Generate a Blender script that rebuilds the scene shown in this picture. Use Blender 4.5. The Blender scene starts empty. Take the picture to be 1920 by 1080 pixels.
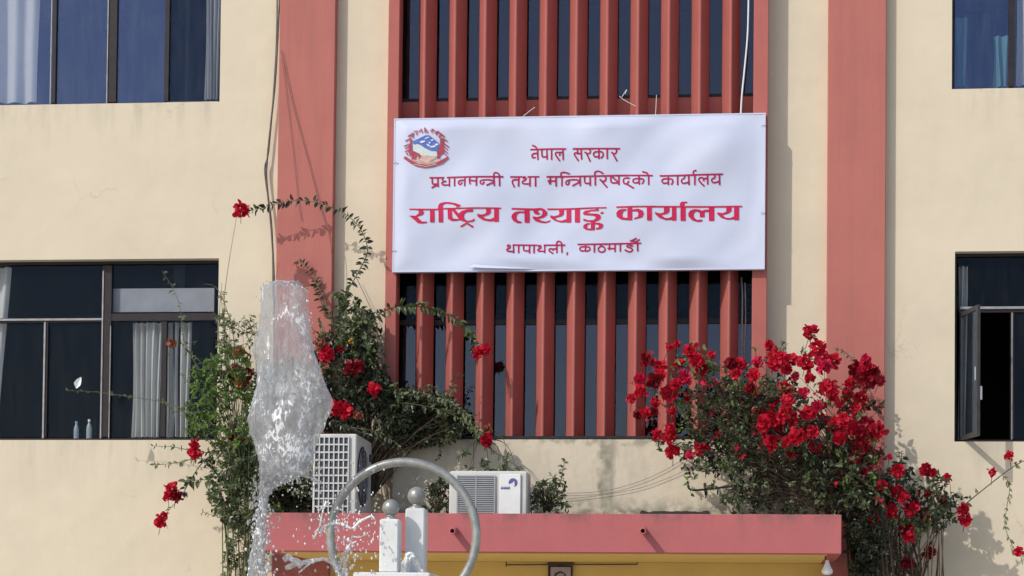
import bpy, math, random
from mathutils import Vector, Matrix, noise
R = math.radians
rnd = random.Random(7)
scn = bpy.context.scene
col = scn.collection

# ------------------------------------------------------------------ camera, light
F, D, YAW, PITCH, ROLL, HZ = 4125.0, 22.0, 6.0, 2.0, 0.6, 1240.0
SHY = (HZ - 540 - F*math.tan(R(PITCH)))/1920
CAM = Vector((D*math.tan(R(YAW)), -D, 1.98))
ROT = Matrix.Rotation(R(YAW), 3, 'Z') @ Matrix.Rotation(R(90+PITCH), 3, 'X') @ Matrix.Rotation(R(ROLL), 3, 'Z')
cd = bpy.data.cameras.new('camera'); cam = bpy.data.objects.new('camera', cd); col.objects.link(cam)
cd.sensor_width = 36; cd.lens = 36*F/1920; cd.shift_y = SHY; cd.clip_end = 2000; cd.clip_start = .1
cam.location = CAM; cam.rotation_euler = ROT.to_euler(); scn.camera = cam

SUN = Vector((.93, 1.0, -1.08)).normalized()          # direction the light travels
w = bpy.data.worlds.new("World"); scn.world = w; w.use_nodes = True
nt = w.node_tree; bg = nt.nodes['Background']
sky = nt.nodes.new('ShaderNodeTexSky'); sky.sky_type = 'NISHITA'; sky.sun_disc = False
sky.sun_elevation = math.asin(-SUN.z)
sky.sun_rotation = math.atan2(-SUN.x, -SUN.y)          # measured from +Y towards +X
sky.air_density = 1.0; sky.dust_density = 1.2
nt.links.new(sky.outputs[0], bg.inputs[0]); bg.inputs[1].default_value = 0.15
sl = bpy.data.lights.new('sun', 'SUN'); so = bpy.data.objects.new('sun', sl); col.objects.link(so)
sl.energy = 2.65; sl.angle = R(.55); sl.color = (1, .95, .87)
so.rotation_euler = SUN.to_track_quat('-Z', 'Y').to_euler(); so.location = (-8, -12, 14)
scn.view_settings.view_transform = 'Standard'; scn.view_settings.look = 'None'
scn.view_settings.exposure = 0.0; scn.view_settings.gamma = 1.0

def U(px, py, y=0.0):
    """point of the world plane Y = y seen at photo position px, py (1920 x 1080)"""
    d = ROT @ Vector(((px-960)/F, (540-py)/F + SHY*1920/F, -1.0))
    return CAM + d*((y-CAM.y)/d.y)

# ------------------------------------------------------------------ helpers
class MB:
    def __init__(s): s.v = []; s.f = []; s.sm = []
    def add(s, vs, fs, smooth=False):
        o = len(s.v); s.v += [Vector(v) for v in vs]
        s.f += [tuple(i+o for i in f) for f in fs]; s.sm += [smooth]*len(fs)
    def box(s, x0, x1, y0, y1, z0, z1, M=None):
        vs = [Vector((x, y, z)) for z in (z0, z1) for y in (y0, y1) for x in (x0, x1)]
        if M: vs = [M @ v for v in vs]
        s.add(vs, [(0, 2, 3, 1), (4, 5, 7, 6), (0, 1, 5, 4), (2, 6, 7, 3), (0, 4, 6, 2), (1, 3, 7, 5)])
    def bbox(s, x0, x1, y0, y1, z0, z1, b=.008):
        """box with chamfered vertical and top edges"""
        def ring(i, z): return [(x0+i+b, y0+i, z), (x1-i-b, y0+i, z), (x1-i, y0+i+b, z), (x1-i, y1-i-b, z), (x1-i-b, y1-i, z), (x0+i+b, y1-i, z), (x0+i, y1-i-b, z), (x0+i, y0+i+b, z)]
        s.loft([ring(b, z0), ring(0, z0+b), ring(0, z1-b), ring(b, z1)], True, False)
    def loft(s, rings, caps=True, smooth=True):
        n = len(rings[0]); vs = [p for r in rings for p in r]; fs = []
        for i in range(len(rings)-1):
            for j in range(n):
                k = (j+1) % n
                fs.append((i*n+j, i*n+k, (i+1)*n+k, (i+1)*n+j))
        s.add(vs, fs, smooth)
        if caps:
            s.add(rings[0], [tuple(range(n))[::-1]]); s.add(rings[-1], [tuple(range(n))])
    def tube(s, pts, r, n=6, smooth=True, caps=True):
        pts = [Vector(p) for p in pts]; rings = []
        m = len(pts); up = Vector((.13, .31, .94))
        for i, p in enumerate(pts):
            t = (pts[min(i+1, m-1)]-pts[max(i-1, 0)])
            t = t.normalized() if t.length > 1e-9 else Vector((0, 0, 1))
            a = t.cross(up)
            if a.length < .05: a = t.cross(Vector((1, 0, 0)))
            a.normalize(); b = t.cross(a)
            rr = r[i] if isinstance(r, (list, tuple)) else r
            rings.append([p+(a*math.cos(2*math.pi*k/n)+b*math.sin(2*math.pi*k/n))*rr for k in range(n)])
        s.loft(rings, caps, smooth)
    def sphere(s, c, r, seg=16, ring=10, sc=(1, 1, 1), bump=0):
        c = Vector(c); rings = []
        for i in range(ring+1):
            a = math.pi*(i/ring); a = min(max(a, .02), math.pi-.02); row = []
            for j in range(seg):
                b = 2*math.pi*j/seg
                d = Vector((math.sin(a)*math.cos(b), math.sin(a)*math.sin(b), -math.cos(a)))
                k = r*(1+bump*noise.noise(d*2.3+c*9))
                row.append(c+Vector((d.x*sc[0], d.y*sc[1], d.z*sc[2]))*k)
            rings.append(row)
        s.loft(rings, True, True)
    def lathe(s, c, prof, n=24, smooth=True):
        c = Vector(c)
        s.loft([[c+Vector((r*math.cos(2*math.pi*j/n), r*math.sin(2*math.pi*j/n), z)) for j in range(n)] for r, z in prof], True, smooth)
    def build(s, name, mat, parent=None, origin=None):
        o0 = Vector(parent['_o']) if parent is not None else (Vector(origin) if origin is not None else Vector((0, 0, 0)))
        me = bpy.data.meshes.new(name); me.from_pydata([v-o0 for v in s.v], [], s.f); me.update()
        me.polygons.foreach_set('use_smooth', s.sm); me.materials.append(mat)
        o = bpy.data.objects.new(name, me); col.objects.link(o)
        if parent is not None: o.parent = parent
        else: o.location = o0
        o['_o'] = list(o0)
        return o

def tag(o, label=None, cat=None, group=None, kind=None):
    if label: o['label'] = label
    if cat: o['category'] = cat
    if group: o['group'] = group
    if kind: o['kind'] = kind
    return o
def empty(name, loc, label, cat, group=None):
    e = bpy.data.objects.new(name, None); col.objects.link(e); e.location = loc; e.empty_display_size = .1
    e['_o'] = list(loc); return tag(e, label, cat, group)

# ------------------------------------------------------------------ materials
def mat(name):
    m = bpy.data.materials.new(name); m.use_nodes = True
    n = m.node_tree.nodes; n.clear()
    out = n.new('ShaderNodeOutputMaterial'); return m, m.node_tree, out
def paint(name, c, rough=.8, var=.08, scale=3.0, bump=.0, bscale=60, metal=0, spec=.3, stain=None, transl=0, c2=None, bdist=.01):
    m, t, out = mat(name); N = t.nodes; L = t.links
    p = N.new('ShaderNodeBsdfPrincipled'); tc = N.new('ShaderNodeTexCoord')
    nz = N.new('ShaderNodeTexNoise'); nz.inputs['Scale'].default_value = scale; nz.inputs['Detail'].default_value = 6; nz.inputs['Roughness'].default_value = .6
    L.new(tc.outputs['Object'], nz.inputs['Vector'])
    rp = N.new('ShaderNodeValToRGB'); rp.color_ramp.elements[0].position = .3; rp.color_ramp.elements[1].position = .7
    lo = c2 if c2 else tuple(x*(1-var) for x in c); hi = c if c2 else tuple(min(1, x*(1+var)) for x in c)
    rp.color_ramp.elements[0].color = (*lo, 1); rp.color_ramp.elements[1].color = (*hi, 1)
    L.new(nz.outputs['Fac'], rp.inputs[0]); colour = rp.outputs[0]
    if stain:                                            # weathering: vertical streaks and blotches of grime
        sc_, amt, sc_col = stain
        mp = N.new('ShaderNodeMapping'); mp.inputs['Scale'].default_value = sc_
        L.new(tc.outputs['Object'], mp.inputs[0])
        n2 = N.new('ShaderNodeTexNoise'); n2.inputs['Scale'].default_value = 1; n2.inputs['Detail'].default_value = 8; n2.inputs['Roughness'].default_value = .65
        L.new(mp.outputs[0], n2.inputs['Vector'])
        r2 = N.new('ShaderNodeValToRGB'); r2.color_ramp.elements[0].position = .52; r2.color_ramp.elements[1].position = .78
        r2.color_ramp.elements[0].color = (0, 0, 0, 1); r2.color_ramp.elements[1].color = (amt, amt, amt, 1)
        L.new(n2.outputs['Fac'], r2.inputs[0])
        mx = N.new('ShaderNodeMixRGB'); mx.inputs[2].default_value = (*sc_col, 1)
        L.new(r2.outputs[0], mx.inputs[0]); L.new(colour, mx.inputs[1]); colour = mx.outputs[0]
    L.new(colour, p.inputs['Base Color'])
    p.inputs['Roughness'].default_value = rough; p.inputs['Metallic'].default_value = metal
    p.inputs['Specular IOR Level'].default_value = spec
    if bump:
        nb = N.new('ShaderNodeTexNoise'); nb.inputs['Scale'].default_value = bscale; nb.inputs['Detail'].default_value = 5
        L.new(tc.outputs['Object'], nb.inputs['Vector'])
        b = N.new('ShaderNodeBump'); b.inputs['Strength'].default_value = bump; b.inputs['Distance'].default_value = bdist
        L.new(nb.outputs['Fac'], b.inputs['Height']); L.new(b.outputs[0], p.inputs['Normal'])
    if transl:
        tr = N.new('ShaderNodeBsdfTranslucent'); L.new(colour, tr.inputs[0])
        mx = N.new('ShaderNodeMixShader'); mx.inputs[0].default_value = transl
        L.new(p.outputs[0], mx.inputs[1]); L.new(tr.outputs[0], mx.inputs[2]); L.new(mx.outputs[0], out.inputs[0])
    else: L.new(p.outputs[0], out.inputs[0])
    return m
def glass(name, tint, refl, rtint=(1, 1, 1), wob=.02, dust=.045):
    m, t, out = mat(name); N = t.nodes; L = t.links
    tr = N.new('ShaderNodeBsdfTransparent'); tr.inputs[0].default_value = (*tint, 1)
    g = N.new('ShaderNodeBsdfGlossy'); g.inputs['Roughness'].default_value = .02; g.inputs[0].default_value = (*rtint, 1)
    tc = N.new('ShaderNodeTexCoord'); nz = N.new('ShaderNodeTexNoise'); nz.inputs['Scale'].default_value = 1.3
    L.new(tc.outputs['Object'], nz.inputs['Vector'])
    b = N.new('ShaderNodeBump'); b.inputs['Strength'].default_value = wob*3; b.inputs['Distance'].default_value = .02
    L.new(nz.outputs['Fac'], b.inputs['Height']); L.new(b.outputs[0], g.inputs['Normal'])
    dn = N.new('ShaderNodeTexNoise'); dn.inputs['Scale'].default_value = 1; dn.inputs['Detail'].default_value = 9; dn.inputs['Roughness'].default_value = .7
    mpd = N.new('ShaderNodeMapping'); mpd.inputs['Scale'].default_value = (13, 13, 2.2); L.new(tc.outputs['Object'], mpd.inputs[0]); L.new(mpd.outputs[0], dn.inputs['Vector'])
    ds = N.new('ShaderNodeBsdfDiffuse'); ds.inputs[0].default_value = (.5, .48, .45, 1)
    lw = N.new('ShaderNodeLayerWeight'); pw = N.new('ShaderNodeMath'); pw.operation = 'POWER'; pw.inputs[1].default_value = 5; L.new(lw.outputs['Facing'], pw.inputs[0])
    ma = N.new('ShaderNodeMath'); ma.operation = 'MULTIPLY_ADD'; ma.inputs[1].default_value = 1-refl; ma.inputs[2].default_value = refl; L.new(pw.outputs[0], ma.inputs[0])
    mx = N.new('ShaderNodeMixShader'); L.new(ma.outputs[0], mx.inputs[0])
    L.new(tr.outputs[0], mx.inputs[1]); L.new(g.outputs[0], mx.inputs[2])
    mr = N.new('ShaderNodeMapRange'); mr.inputs[1].default_value = .45; mr.inputs[2].default_value = .8; mr.inputs[3].default_value = .003; mr.inputs[4].default_value = dust
    L.new(dn.outputs['Fac'], mr.inputs[0])
    m2 = N.new('ShaderNodeMixShader'); L.new(mr.outputs[0], m2.inputs[0]); L.new(mx.outputs[0], m2.inputs[1]); L.new(ds.outputs[0], m2.inputs[2])
    L.new(m2.outputs[0], out.inputs[0]); return m

M = {}
M['plaster'] = paint('cream_plaster', (.675, .585, .445), .9, .05, 1.4, .3, 6, stain=((.9, .9, .5), .22, (.50, .42, .33)), spec=.15, bdist=.02)
def parapet_mat():
    m = paint('weathered_cream_plaster', (.66, .575, .45), .9, .06, 2, .25, 14, stain=((2.2, 2, .7), .6, (.30, .28, .22)), spec=.15, bdist=.02)
    t = m.node_tree; N = t.nodes; L = t.links
    p = next(n for n in N if n.type == 'BSDF_PRINCIPLED'); src = p.inputs['Base Color'].links[0].from_socket
    tc = next(n for n in N if n.type == 'TEX_COORD'); sp_ = N.new('ShaderNodeSeparateXYZ'); L.new(tc.outputs['Object'], sp_.inputs[0])
    nz = N.new('ShaderNodeTexNoise'); nz.inputs['Scale'].default_value = 9; nz.inputs['Detail'].default_value = 6; L.new(tc.outputs['Object'], nz.inputs['Vector'])
    def math_(op, a, b):
        n = N.new('ShaderNodeMath'); n.operation = op
        for i, v in enumerate((a, b)):
            if isinstance(v, (int, float)): n.inputs[i].default_value = v
            else: L.new(v, n.inputs[i])
        return n.outputs[0]
    def rng(v, a, b, c, d):
        n = N.new('ShaderNodeMapRange'); n.inputs[1].default_value = a; n.inputs[2].default_value = b; n.inputs[3].default_value = c; n.inputs[4].default_value = d; L.new(v, n.inputs[0]); return n.outputs[0]
    wob = math_('MULTIPLY', math_('SUBTRACT', nz.outputs['Fac'], .5), .16)
    dx_ = math_('ABSOLUTE', math_('ADD', math_('SUBTRACT', sp_.outputs[0], U(1138, 890, -.22).x), wob), 0)
    streak = math_('MULTIPLY', rng(dx_, .05, .10, 1, 0), rng(nz.outputs['Fac'], .3, .62, .2, .75))      # a damp streak below a missing spout
    base = math_('MULTIPLY', rng(math_('ADD', sp_.outputs[2], wob), U(1138, 960, -.22).z, U(1138, 925, -.22).z, .9, 0), rng(nz.outputs['Fac'], .4, .6, .1, 1))   # patchy darkening towards the foot
    top = math_('MULTIPLY', rng(math_('ADD', sp_.outputs[2], math_('MULTIPLY', wob, .6)), U(1138, 840, -.22).z, U(1138, 829, -.22).z, 0, .5), rng(nz.outputs['Fac'], .45, .6, 0, 1))
    fac = math_('MINIMUM', math_('MAXIMUM', math_('MAXIMUM', streak, base), top), 1.0)
    mx = N.new('ShaderNodeMixRGB'); mx.inputs[2].default_value = (.17, .175, .135, 1); L.new(fac, mx.inputs[0]); L.new(src, mx.inputs[1]); L.new(mx.outputs[0], p.inputs['Base Color'])
    return m
def cracks(m):
    t = m.node_tree; N = t.nodes; L = t.links
    p = next(n for n in N if n.type == 'BSDF_PRINCIPLED'); src = p.inputs['Base Color'].links[0].from_socket
    tc = next(n for n in N if n.type == 'TEX_COORD')
    nz = N.new('ShaderNodeTexNoise'); nz.inputs['Scale'].default_value = 2.2; nz.inputs['Detail'].default_value = 8; nz.inputs['Roughness'].default_value = .7; L.new(tc.outputs['Object'], nz.inputs['Vector'])
    ad = N.new('ShaderNodeMixRGB'); ad.blend_type = 'ADD'; ad.inputs[0].default_value = .55; L.new(tc.outputs['Object'], ad.inputs[1]); L.new(nz.outputs['Color'], ad.inputs[2])
    vo = N.new('ShaderNodeTexVoronoi'); vo.feature = 'DISTANCE_TO_EDGE'; vo.inputs['Scale'].default_value = .75; L.new(ad.outputs[0], vo.inputs['Vector'])
    r1 = N.new('ShaderNodeMapRange'); r1.inputs[1].default_value = .0; r1.inputs[2].default_value = .006; r1.inputs[3].default_value = 1; r1.inputs[4].default_value = 0; L.new(vo.outputs['Distance'], r1.inputs[0])
    n2 = N.new('ShaderNodeTexNoise'); n2.inputs['Scale'].default_value = 1.1; n2.inputs['Detail'].default_value = 4; L.new(tc.outputs['Object'], n2.inputs['Vector'])
    r2 = N.new('ShaderNodeMapRange'); r2.inputs[1].default_value = .54; r2.inputs[2].default_value = .66; r2.inputs[3].default_value = 0; r2.inputs[4].default_value = .38; L.new(n2.outputs['Fac'], r2.inputs[0])
    mu = N.new('ShaderNodeMath'); mu.operation = 'MULTIPLY'; L.new(r1.outputs[0], mu.inputs[0]); L.new(r2.outputs[0], mu.inputs[1])
    mx = N.new('ShaderNodeMixRGB'); mx.inputs[2].default_value = (.28, .23, .18, 1); L.new(mu.outputs[0], mx.inputs[0]); L.new(src, mx.inputs[1]); L.new(mx.outputs[0], p.inputs['Base Color'])
def grime(m, bands, gcol, scale=(7, 7, .9)):
    '''weathering that runs down from given heights: bands = (z_top, length, amount)'''
    t = m.node_tree; N = t.nodes; L = t.links
    p = next(n for n in N if n.type == 'BSDF_PRINCIPLED'); src = p.inputs['Base Color'].links[0].from_socket
    tc = next(n for n in N if n.type == 'TEX_COORD'); sx = N.new('ShaderNodeSeparateXYZ'); L.new(tc.outputs['Object'], sx.inputs[0])
    mp = N.new('ShaderNodeMapping'); mp.inputs['Scale'].default_value = scale; L.new(tc.outputs['Object'], mp.inputs[0])
    nz = N.new('ShaderNodeTexNoise'); nz.inputs['Scale'].default_value = 1; nz.inputs['Detail'].default_value = 9; nz.inputs['Roughness'].default_value = .68; L.new(mp.outputs[0], nz.inputs['Vector'])
    rr = N.new('ShaderNodeMapRange'); rr.inputs[1].default_value = .46; rr.inputs[2].default_value = .68; L.new(nz.outputs['Fac'], rr.inputs[0])
    for zt_, ln, amt, xl, xr in bands:
        a = N.new('ShaderNodeMapRange'); a.inputs[1].default_value = zt_-ln; a.inputs[2].default_value = zt_; a.inputs[3].default_value = 0; a.inputs[4].default_value = amt; L.new(sx.outputs[2], a.inputs[0])
        b = N.new('ShaderNodeMath'); b.operation = 'LESS_THAN'; b.inputs[1].default_value = zt_+.001; L.new(sx.outputs[2], b.inputs[0])
        c = N.new('ShaderNodeMath'); c.operation = 'MULTIPLY'; L.new(a.outputs[0], c.inputs[0]); L.new(b.outputs[0], c.inputs[1])
        d = N.new('ShaderNodeMath'); d.operation = 'MULTIPLY'; L.new(c.outputs[0], d.inputs[0]); L.new(rr.outputs[0], d.inputs[1])
        if xl is not None:                               # only below the windows, left of xl and right of xr
            e1 = N.new('ShaderNodeMapRange'); e1.inputs[1].default_value = xl-.12; e1.inputs[2].default_value = xl+.03; e1.inputs[3].default_value = 1; e1.inputs[4].default_value = 0; L.new(sx.outputs[0], e1.inputs[0])
            e2 = N.new('ShaderNodeMapRange'); e2.inputs[1].default_value = xr-.03; e2.inputs[2].default_value = xr+.12; L.new(sx.outputs[0], e2.inputs[0])
            e3 = N.new('ShaderNodeMath'); e3.operation = 'ADD'; L.new(e1.outputs[0], e3.inputs[0]); L.new(e2.outputs[0], e3.inputs[1])
            e4 = N.new('ShaderNodeMath'); e4.operation = 'MULTIPLY'; L.new(d.outputs[0], e4.inputs[0]); L.new(e3.outputs[0], e4.inputs[1]); d = e4
        mx = N.new('ShaderNodeMixRGB'); mx.inputs[2].default_value = (*gcol, 1); L.new(d.outputs[0], mx.inputs[0]); L.new(src, mx.inputs[1]); src = mx.outputs[0]
    L.new(src, p.inputs['Base Color'])
cracks(M['plaster'])
M['parapet'] = parapet_mat()
M['pink'] = paint('terracotta_pink_paint', (.45, .155, .13), .75, .05, 2.2, .12, 30, stain=((3, 3, .35), .25, (.33, .13, .12)), spec=.2)
M['finpaint'] = paint('terracotta_fin_paint', (.42, .126, .106), .65, .06, 3, .1, 40, stain=((9, 9, .8), .3, (.33, .10, .09)), spec=.25)
M['canopy'] = paint('dusty_rose_paint', (.45, .132, .135), .8, .05, 2, .12, 25, stain=((2.5, 2, 1.2), .3, (.30, .11, .11)), spec=.2)
M['ochre'] = paint('ochre_paint', (.76, .55, .19), .8, .06, 2, .1, 25)
M['roofc'] = paint('canopy_concrete', (.30, .28, .25), .95, .2, 6, .3, 40)
M['frame'] = paint('dark_window_metal', (.028, .022, .024), .5, .25, 8, metal=.1)
M['framem'] = paint('grey_window_metal', (.055, .055, .06), .45, .25, 12, metal=.3)
M['framel'] = paint('worn_grey_window_metal', (.32, .31, .31), .45, .25, 12, metal=.4)
M['glass'] = glass('window_glass', (.93, .94, .95), .008, (.5, .68, 1.0), .02, .016)
M['glassd'] = glass('dim_reflection_glass', (.85, .87, .9), .025, (.42, .6, 1.0), .02, .03)  # weaker reflection stands in for an open sash mirroring darker sky
M['glassb'] = glass('blue_reflection_glass', (.93, .94, .95), .08, (.45, .58, 1.0))  # clear glass; blue put into the reflection to deepen the mirrored sky
M['glassc'] = glass('grey_reflection_glass', (.7, .72, .75), .05, (.72, .76, 1.0))  # reflection tint stands in for surroundings mirrored between the fins
M['frost'] = paint('pale_grey_panel', (.30, .30, .32), .35, .12, 4)
M['curtain'] = paint('white_curtain', (.74, .73, .70), .9, .04, 4, transl=.3)
M['teal'] = paint('teal_reflection', (.13, .30, .30), .9, .06, 4, transl=.2)
M['room'] = paint('blackened_room_wall', (.010, .010, .012), .9, .15, 1)  # near-black colour stands in for the darkness of unlit rooms
M['banner'] = paint('white_banner_vinyl', (.57, .605, .75), .45, .02, 2, spec=.35)
M['backing'] = paint('sign_backing_metal', (.35, .34, .36), .5, .15, 6, metal=.3)
M['crimson'] = paint('crimson_print', (.56, .012, .075), .5, .12, 14)
M['maroon'] = paint('maroon_print', (.40, .008, .075), .5, .15, 20)
M['wreath'] = paint('emblem_red_print', (.40, .06, .10), .5, .25, 30)
M['eblue'] = paint('emblem_blue_print', (.105, .165, .50), .5, .2, 20)
M['epale'] = paint('emblem_pale_print', (.60, .68, .68), .5, .06, 20)
M['etan'] = paint('emblem_tan_print', (.62, .42, .35), .5, .2, 25)
M['ewhite'] = paint('emblem_white_print', (.74, .76, .84), .5, .03, 20)
M['acwhite'] = paint('white_enamel', (.60, .59, .555), .5, .05, 5, stain=((4, 4, 1.5), .6, (.33, .30, .25)))
M['coil'] = paint('bluish_coil', (.075, .085, .105), .6, .3, 40)
M['acdark'] = paint('dark_coil', (.035, .04, .05), .6, .3, 40)
M['acgrey'] = paint('grey_slats', (.34, .35, .37), .5, .1, 6)
M['logoblue'] = paint('blue_logo_print', (.10, .10, .32), .5, .1, 20)
M['black'] = paint('black_rubber', (.015, .015, .016), .6, .2, 10)
M['cable'] = paint('grey_cable', (.10, .095, .09), .6, .3, 10)
M['white'] = paint('white_plastic', (.75, .75, .74), .5, .06, 8)
M['steel'] = paint('brushed_steel', (.33, .33, .31), .36, .22, 14, .08, 60, metal=.4, stain=((9, 9, 5), .6, (.62, .62, .58)))
M['marble'] = paint('white_painted_stone', (.72, .72, .71), .5, .06, 5, .06, 40, stain=((14, 14, 1.6), .3, (.45, .45, .43)))
M['pave'] = paint('concrete_paving', (.50, .465, .40), .9, .15, .7, .2, 20)
M['soil'] = paint('dark_soil', (.035, .03, .025), 1, .4, 20, .6, 60)
M['plate'] = paint('pale_notice_sheet', (.42, .36, .38), .6, .12, 20)
M['plated'] = paint('dark_notice_print', (.035, .02, .03), .6, .2, 20)
M['leaf'] = paint('leaf_green', (.15, .20, .08), .40, 0, 14, c2=(.03, .055, .02), transl=.25, spec=.5)
M['leafb'] = paint('leaf_bright_green', (.23, .36, .08), .45, 0, 16, c2=(.06, .14, .025), transl=.3, spec=.4)
M['leafp'] = paint('leaf_pale', (.30, .34, .20), .5, 0, 14, c2=(.09, .12, .05), transl=.3)
M['leafd'] = paint('leaf_dark_shade', (.06, .078, .038), .36, 0, 14, c2=(.010, .017, .008), transl=.12, spec=.6)  # dark colour also stands in for shade deep inside the bushes
M['leafr'] = paint('leaf_reddish', (.30, .10, .07), .5, 0, 14, c2=(.12, .03, .025), transl=.25)
M['stem'] = paint('brown_stem', (.09, .065, .045), .8, .3, 15)
M['stemg'] = paint('green_stem', (.12, .14, .06), .7, .3, 15)
M['red'] = paint('red_bract', (.80, .018, .055), .55, 0, 22, c2=(.46, .006, .028), transl=.35)
M['pinkb'] = paint('crimson_pink_bract', (.78, .035, .12), .55, 0, 22, c2=(.55, .012, .06), transl=.35)
M['redd'] = paint('deep_red_bract', (.34, .008, .02), .55, 0, 26, c2=(.16, .004, .012), transl=.3)
M['rust'] = paint('faded_orange_bract', (.50, .20, .11), .7, 0, 26, c2=(.28, .09, .06), transl=.3)
M['yellow'] = paint('yellow_petal', (.66, .40, .04), .6, .2, 26, transl=.3)

def water_mat(name, lo, hi, foam):
    m, t, out = mat(name); N = t.nodes; L = t.links
    tc = N.new('ShaderNodeTexCoord')
    def nz_(scale, detail, rough, dist, sc):
        mp = N.new('ShaderNodeMapping'); mp.inputs['Scale'].default_value = sc; L.new(tc.outputs['Object'], mp.inputs[0])
        n = N.new('ShaderNodeTexNoise'); n.inputs['Scale'].default_value = scale; n.inputs['Detail'].default_value = detail; n.inputs['Roughness'].default_value = rough; n.inputs['Distortion'].default_value = dist
        L.new(mp.outputs[0], n.inputs['Vector']); return n.outputs['Fac']
    def mr_(v, a, b, c, d):
        n = N.new('ShaderNodeMapRange'); n.inputs[1].default_value = a; n.inputs[2].default_value = b; n.inputs[3].default_value = c; n.inputs[4].default_value = d; L.new(v, n.inputs[0]); return n.outputs[0]
    def mx_(f, a, b):
        n = N.new('ShaderNodeMixShader'); L.new(a, n.inputs[1]); L.new(b, n.inputs[2])
        if isinstance(f, float): n.inputs[0].default_value = f
        else: L.new(f, n.inputs[0])
        return n.outputs[0]
    big = nz_(3.0, 4, .6, .6, (1, 1, .6)); fine = nz_(26, 9, .68, 1.2, (1, 1, .5)); streak = nz_(20, 6, .6, .5, (1, 1, .16))
    b = N.new('ShaderNodeBump'); b.inputs['Strength'].default_value = 1.0; b.inputs['Distance'].default_value = .035
    ad = N.new('ShaderNodeMath'); ad.operation = 'ADD'; L.new(fine, ad.inputs[0]); L.new(streak, ad.inputs[1]); L.new(ad.outputs[0], b.inputs['Height'])
    tr = N.new('ShaderNodeBsdfTransparent'); tr.inputs[0].default_value = (.95, .96, .97, 1)
    gl = N.new('ShaderNodeBsdfGlossy'); gl.inputs['Roughness'].default_value = .16; L.new(b.outputs[0], gl.inputs['Normal'])
    df = N.new('ShaderNodeBsdfDiffuse'); df.inputs[0].default_value = (.80, .81, .83, 1); L.new(b.outputs[0], df.inputs['Normal'])
    tl = N.new('ShaderNodeBsdfTranslucent'); tl.inputs[0].default_value = (.80, .81, .83, 1)
    milk = mx_(.4, df.outputs[0], tl.outputs[0])
    mu = N.new('ShaderNodeMath'); mu.operation = 'MULTIPLY_ADD'; mu.inputs[1].default_value = .55; L.new(streak, mu.inputs[0])
    m5 = N.new('ShaderNodeMath'); m5.operation = 'MULTIPLY'; m5.inputs[1].default_value = .45; L.new(big, m5.inputs[0]); L.new(m5.outputs[0], mu.inputs[2])
    body = mx_(mr_(mu.outputs[0], .40, .60, lo, hi), tr.outputs[0], milk)
    lw = N.new('ShaderNodeLayerWeight'); L.new(b.outputs[0], lw.inputs['Normal'])
    pw = N.new('ShaderNodeMath'); pw.operation = 'POWER'; pw.inputs[1].default_value = 4; L.new(lw.outputs['Facing'], pw.inputs[0])
    fr = mr_(pw.outputs[0], 0, 1, .035, .6)
    wet = mx_(fr, body, gl.outputs[0])
    fo = N.new('ShaderNodeBsdfDiffuse'); fo.inputs[0].default_value = (.92, .92, .92, 1)
    fm = N.new('ShaderNodeMath'); fm.operation = 'MULTIPLY'; L.new(fine, fm.inputs[0]); L.new(big, fm.inputs[1])
    L.new(mx_(mr_(fm.outputs[0], foam, foam+.035, 0, .9), wet, fo.outputs[0]), out.inputs[0]); return m
M['water'] = water_mat('fountain_water', .22, .56, .310)
M['spray'] = water_mat('fountain_spray', .3, .7, .26)
m_, t_, o_ = mat('clear_plastic'); tr_ = t_.nodes.new('ShaderNodeBsdfTransparent'); tr_.inputs[0].default_value = (.75, .8, .84, 1)
pr_ = t_.nodes.new('ShaderNodeBsdfPrincipled'); pr_.inputs['Base Color'].default_value = (.5, .58, .64, 1); pr_.inputs['Roughness'].default_value = .15
mx_ = t_.nodes.new('ShaderNodeMixShader'); mx_.inputs[0].default_value = .55
t_.links.new(tr_.outputs[0], mx_.inputs[1]); t_.links.new(pr_.outputs[0], mx_.inputs[2]); t_.links.new(mx_.outputs[0], o_.inputs[0]); M['bottle'] = m_

grime(M['plaster'], [(U(200, 195).z, .5, .42, U(410, 195).x, 50), (U(1850, 168).z, .5, .36, -50, U(1788, 168).x), (U(200, 826).z, .6, .36, U(405, 830).x, U(1792, 830).x)], (.36, .31, .25))
grime(M['canopy'], [(U(1040, 963, -1.8).z+.001, .10, .75, None, None), (U(1040, 963, -1.8).z, .36, .28, None, None)], (.16, .10, .09), (6, 6, 2.5))
grime(M['pink'], [(10.4, 8.5, .42, None, None)], (.27, .115, .10), (10, 10, .5))
# ------------------------------------------------------------------ ground
g = MB(); g.add([(-300, -300, 0), (300, -300, 0), (300, 300, 0), (-300, 300, 0)], [(0, 1, 2, 3)])
tag(g.build('ground', M['pave']), kind='structure')

# ------------------------------------------------------------------ building
B = empty('office_building', (0, 0, 0), 'cream plastered office building with terracotta pilasters and vertical fins', 'building')
WX0, WX1, WZ1, WT = -9.0, 9.5, 10.4, .24
def X(px, py, y=0): return U(px, py, y).x
def Z(px, py, y=0): return U(px, py, y).z
openings = {
 'ul': (-7.6, X(413, 100), Z(200, 194), 9.4),
 'll': (-7.6, X(408, 650), Z(200, 825), Z(200, 486)),
 'ur': (X(1785, 80), 8.2, Z(1850, 166), 9.4),
 'lr': (X(1790, 650), 8.2, Z(1850, 828), Z(1850, 471)),
 'c': (X(738, 650), X(1424, 650), Z(1100, 822), 9.6)}
xs = sorted({WX0, WX1, *[o[0] for o in openings.values()], *[o[1] for o in openings.values()], X(740, 900), X(1240, 900), -4.5, 4.2})
zs = sorted({0.0, 3.2, WZ1, *[o[2] for o in openings.values()], *[o[3] for o in openings.values()]})
wl = MB()
def is_open(x, z): return any(a < x < b and c < z < d for a, b, c, d in openings.values())
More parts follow.
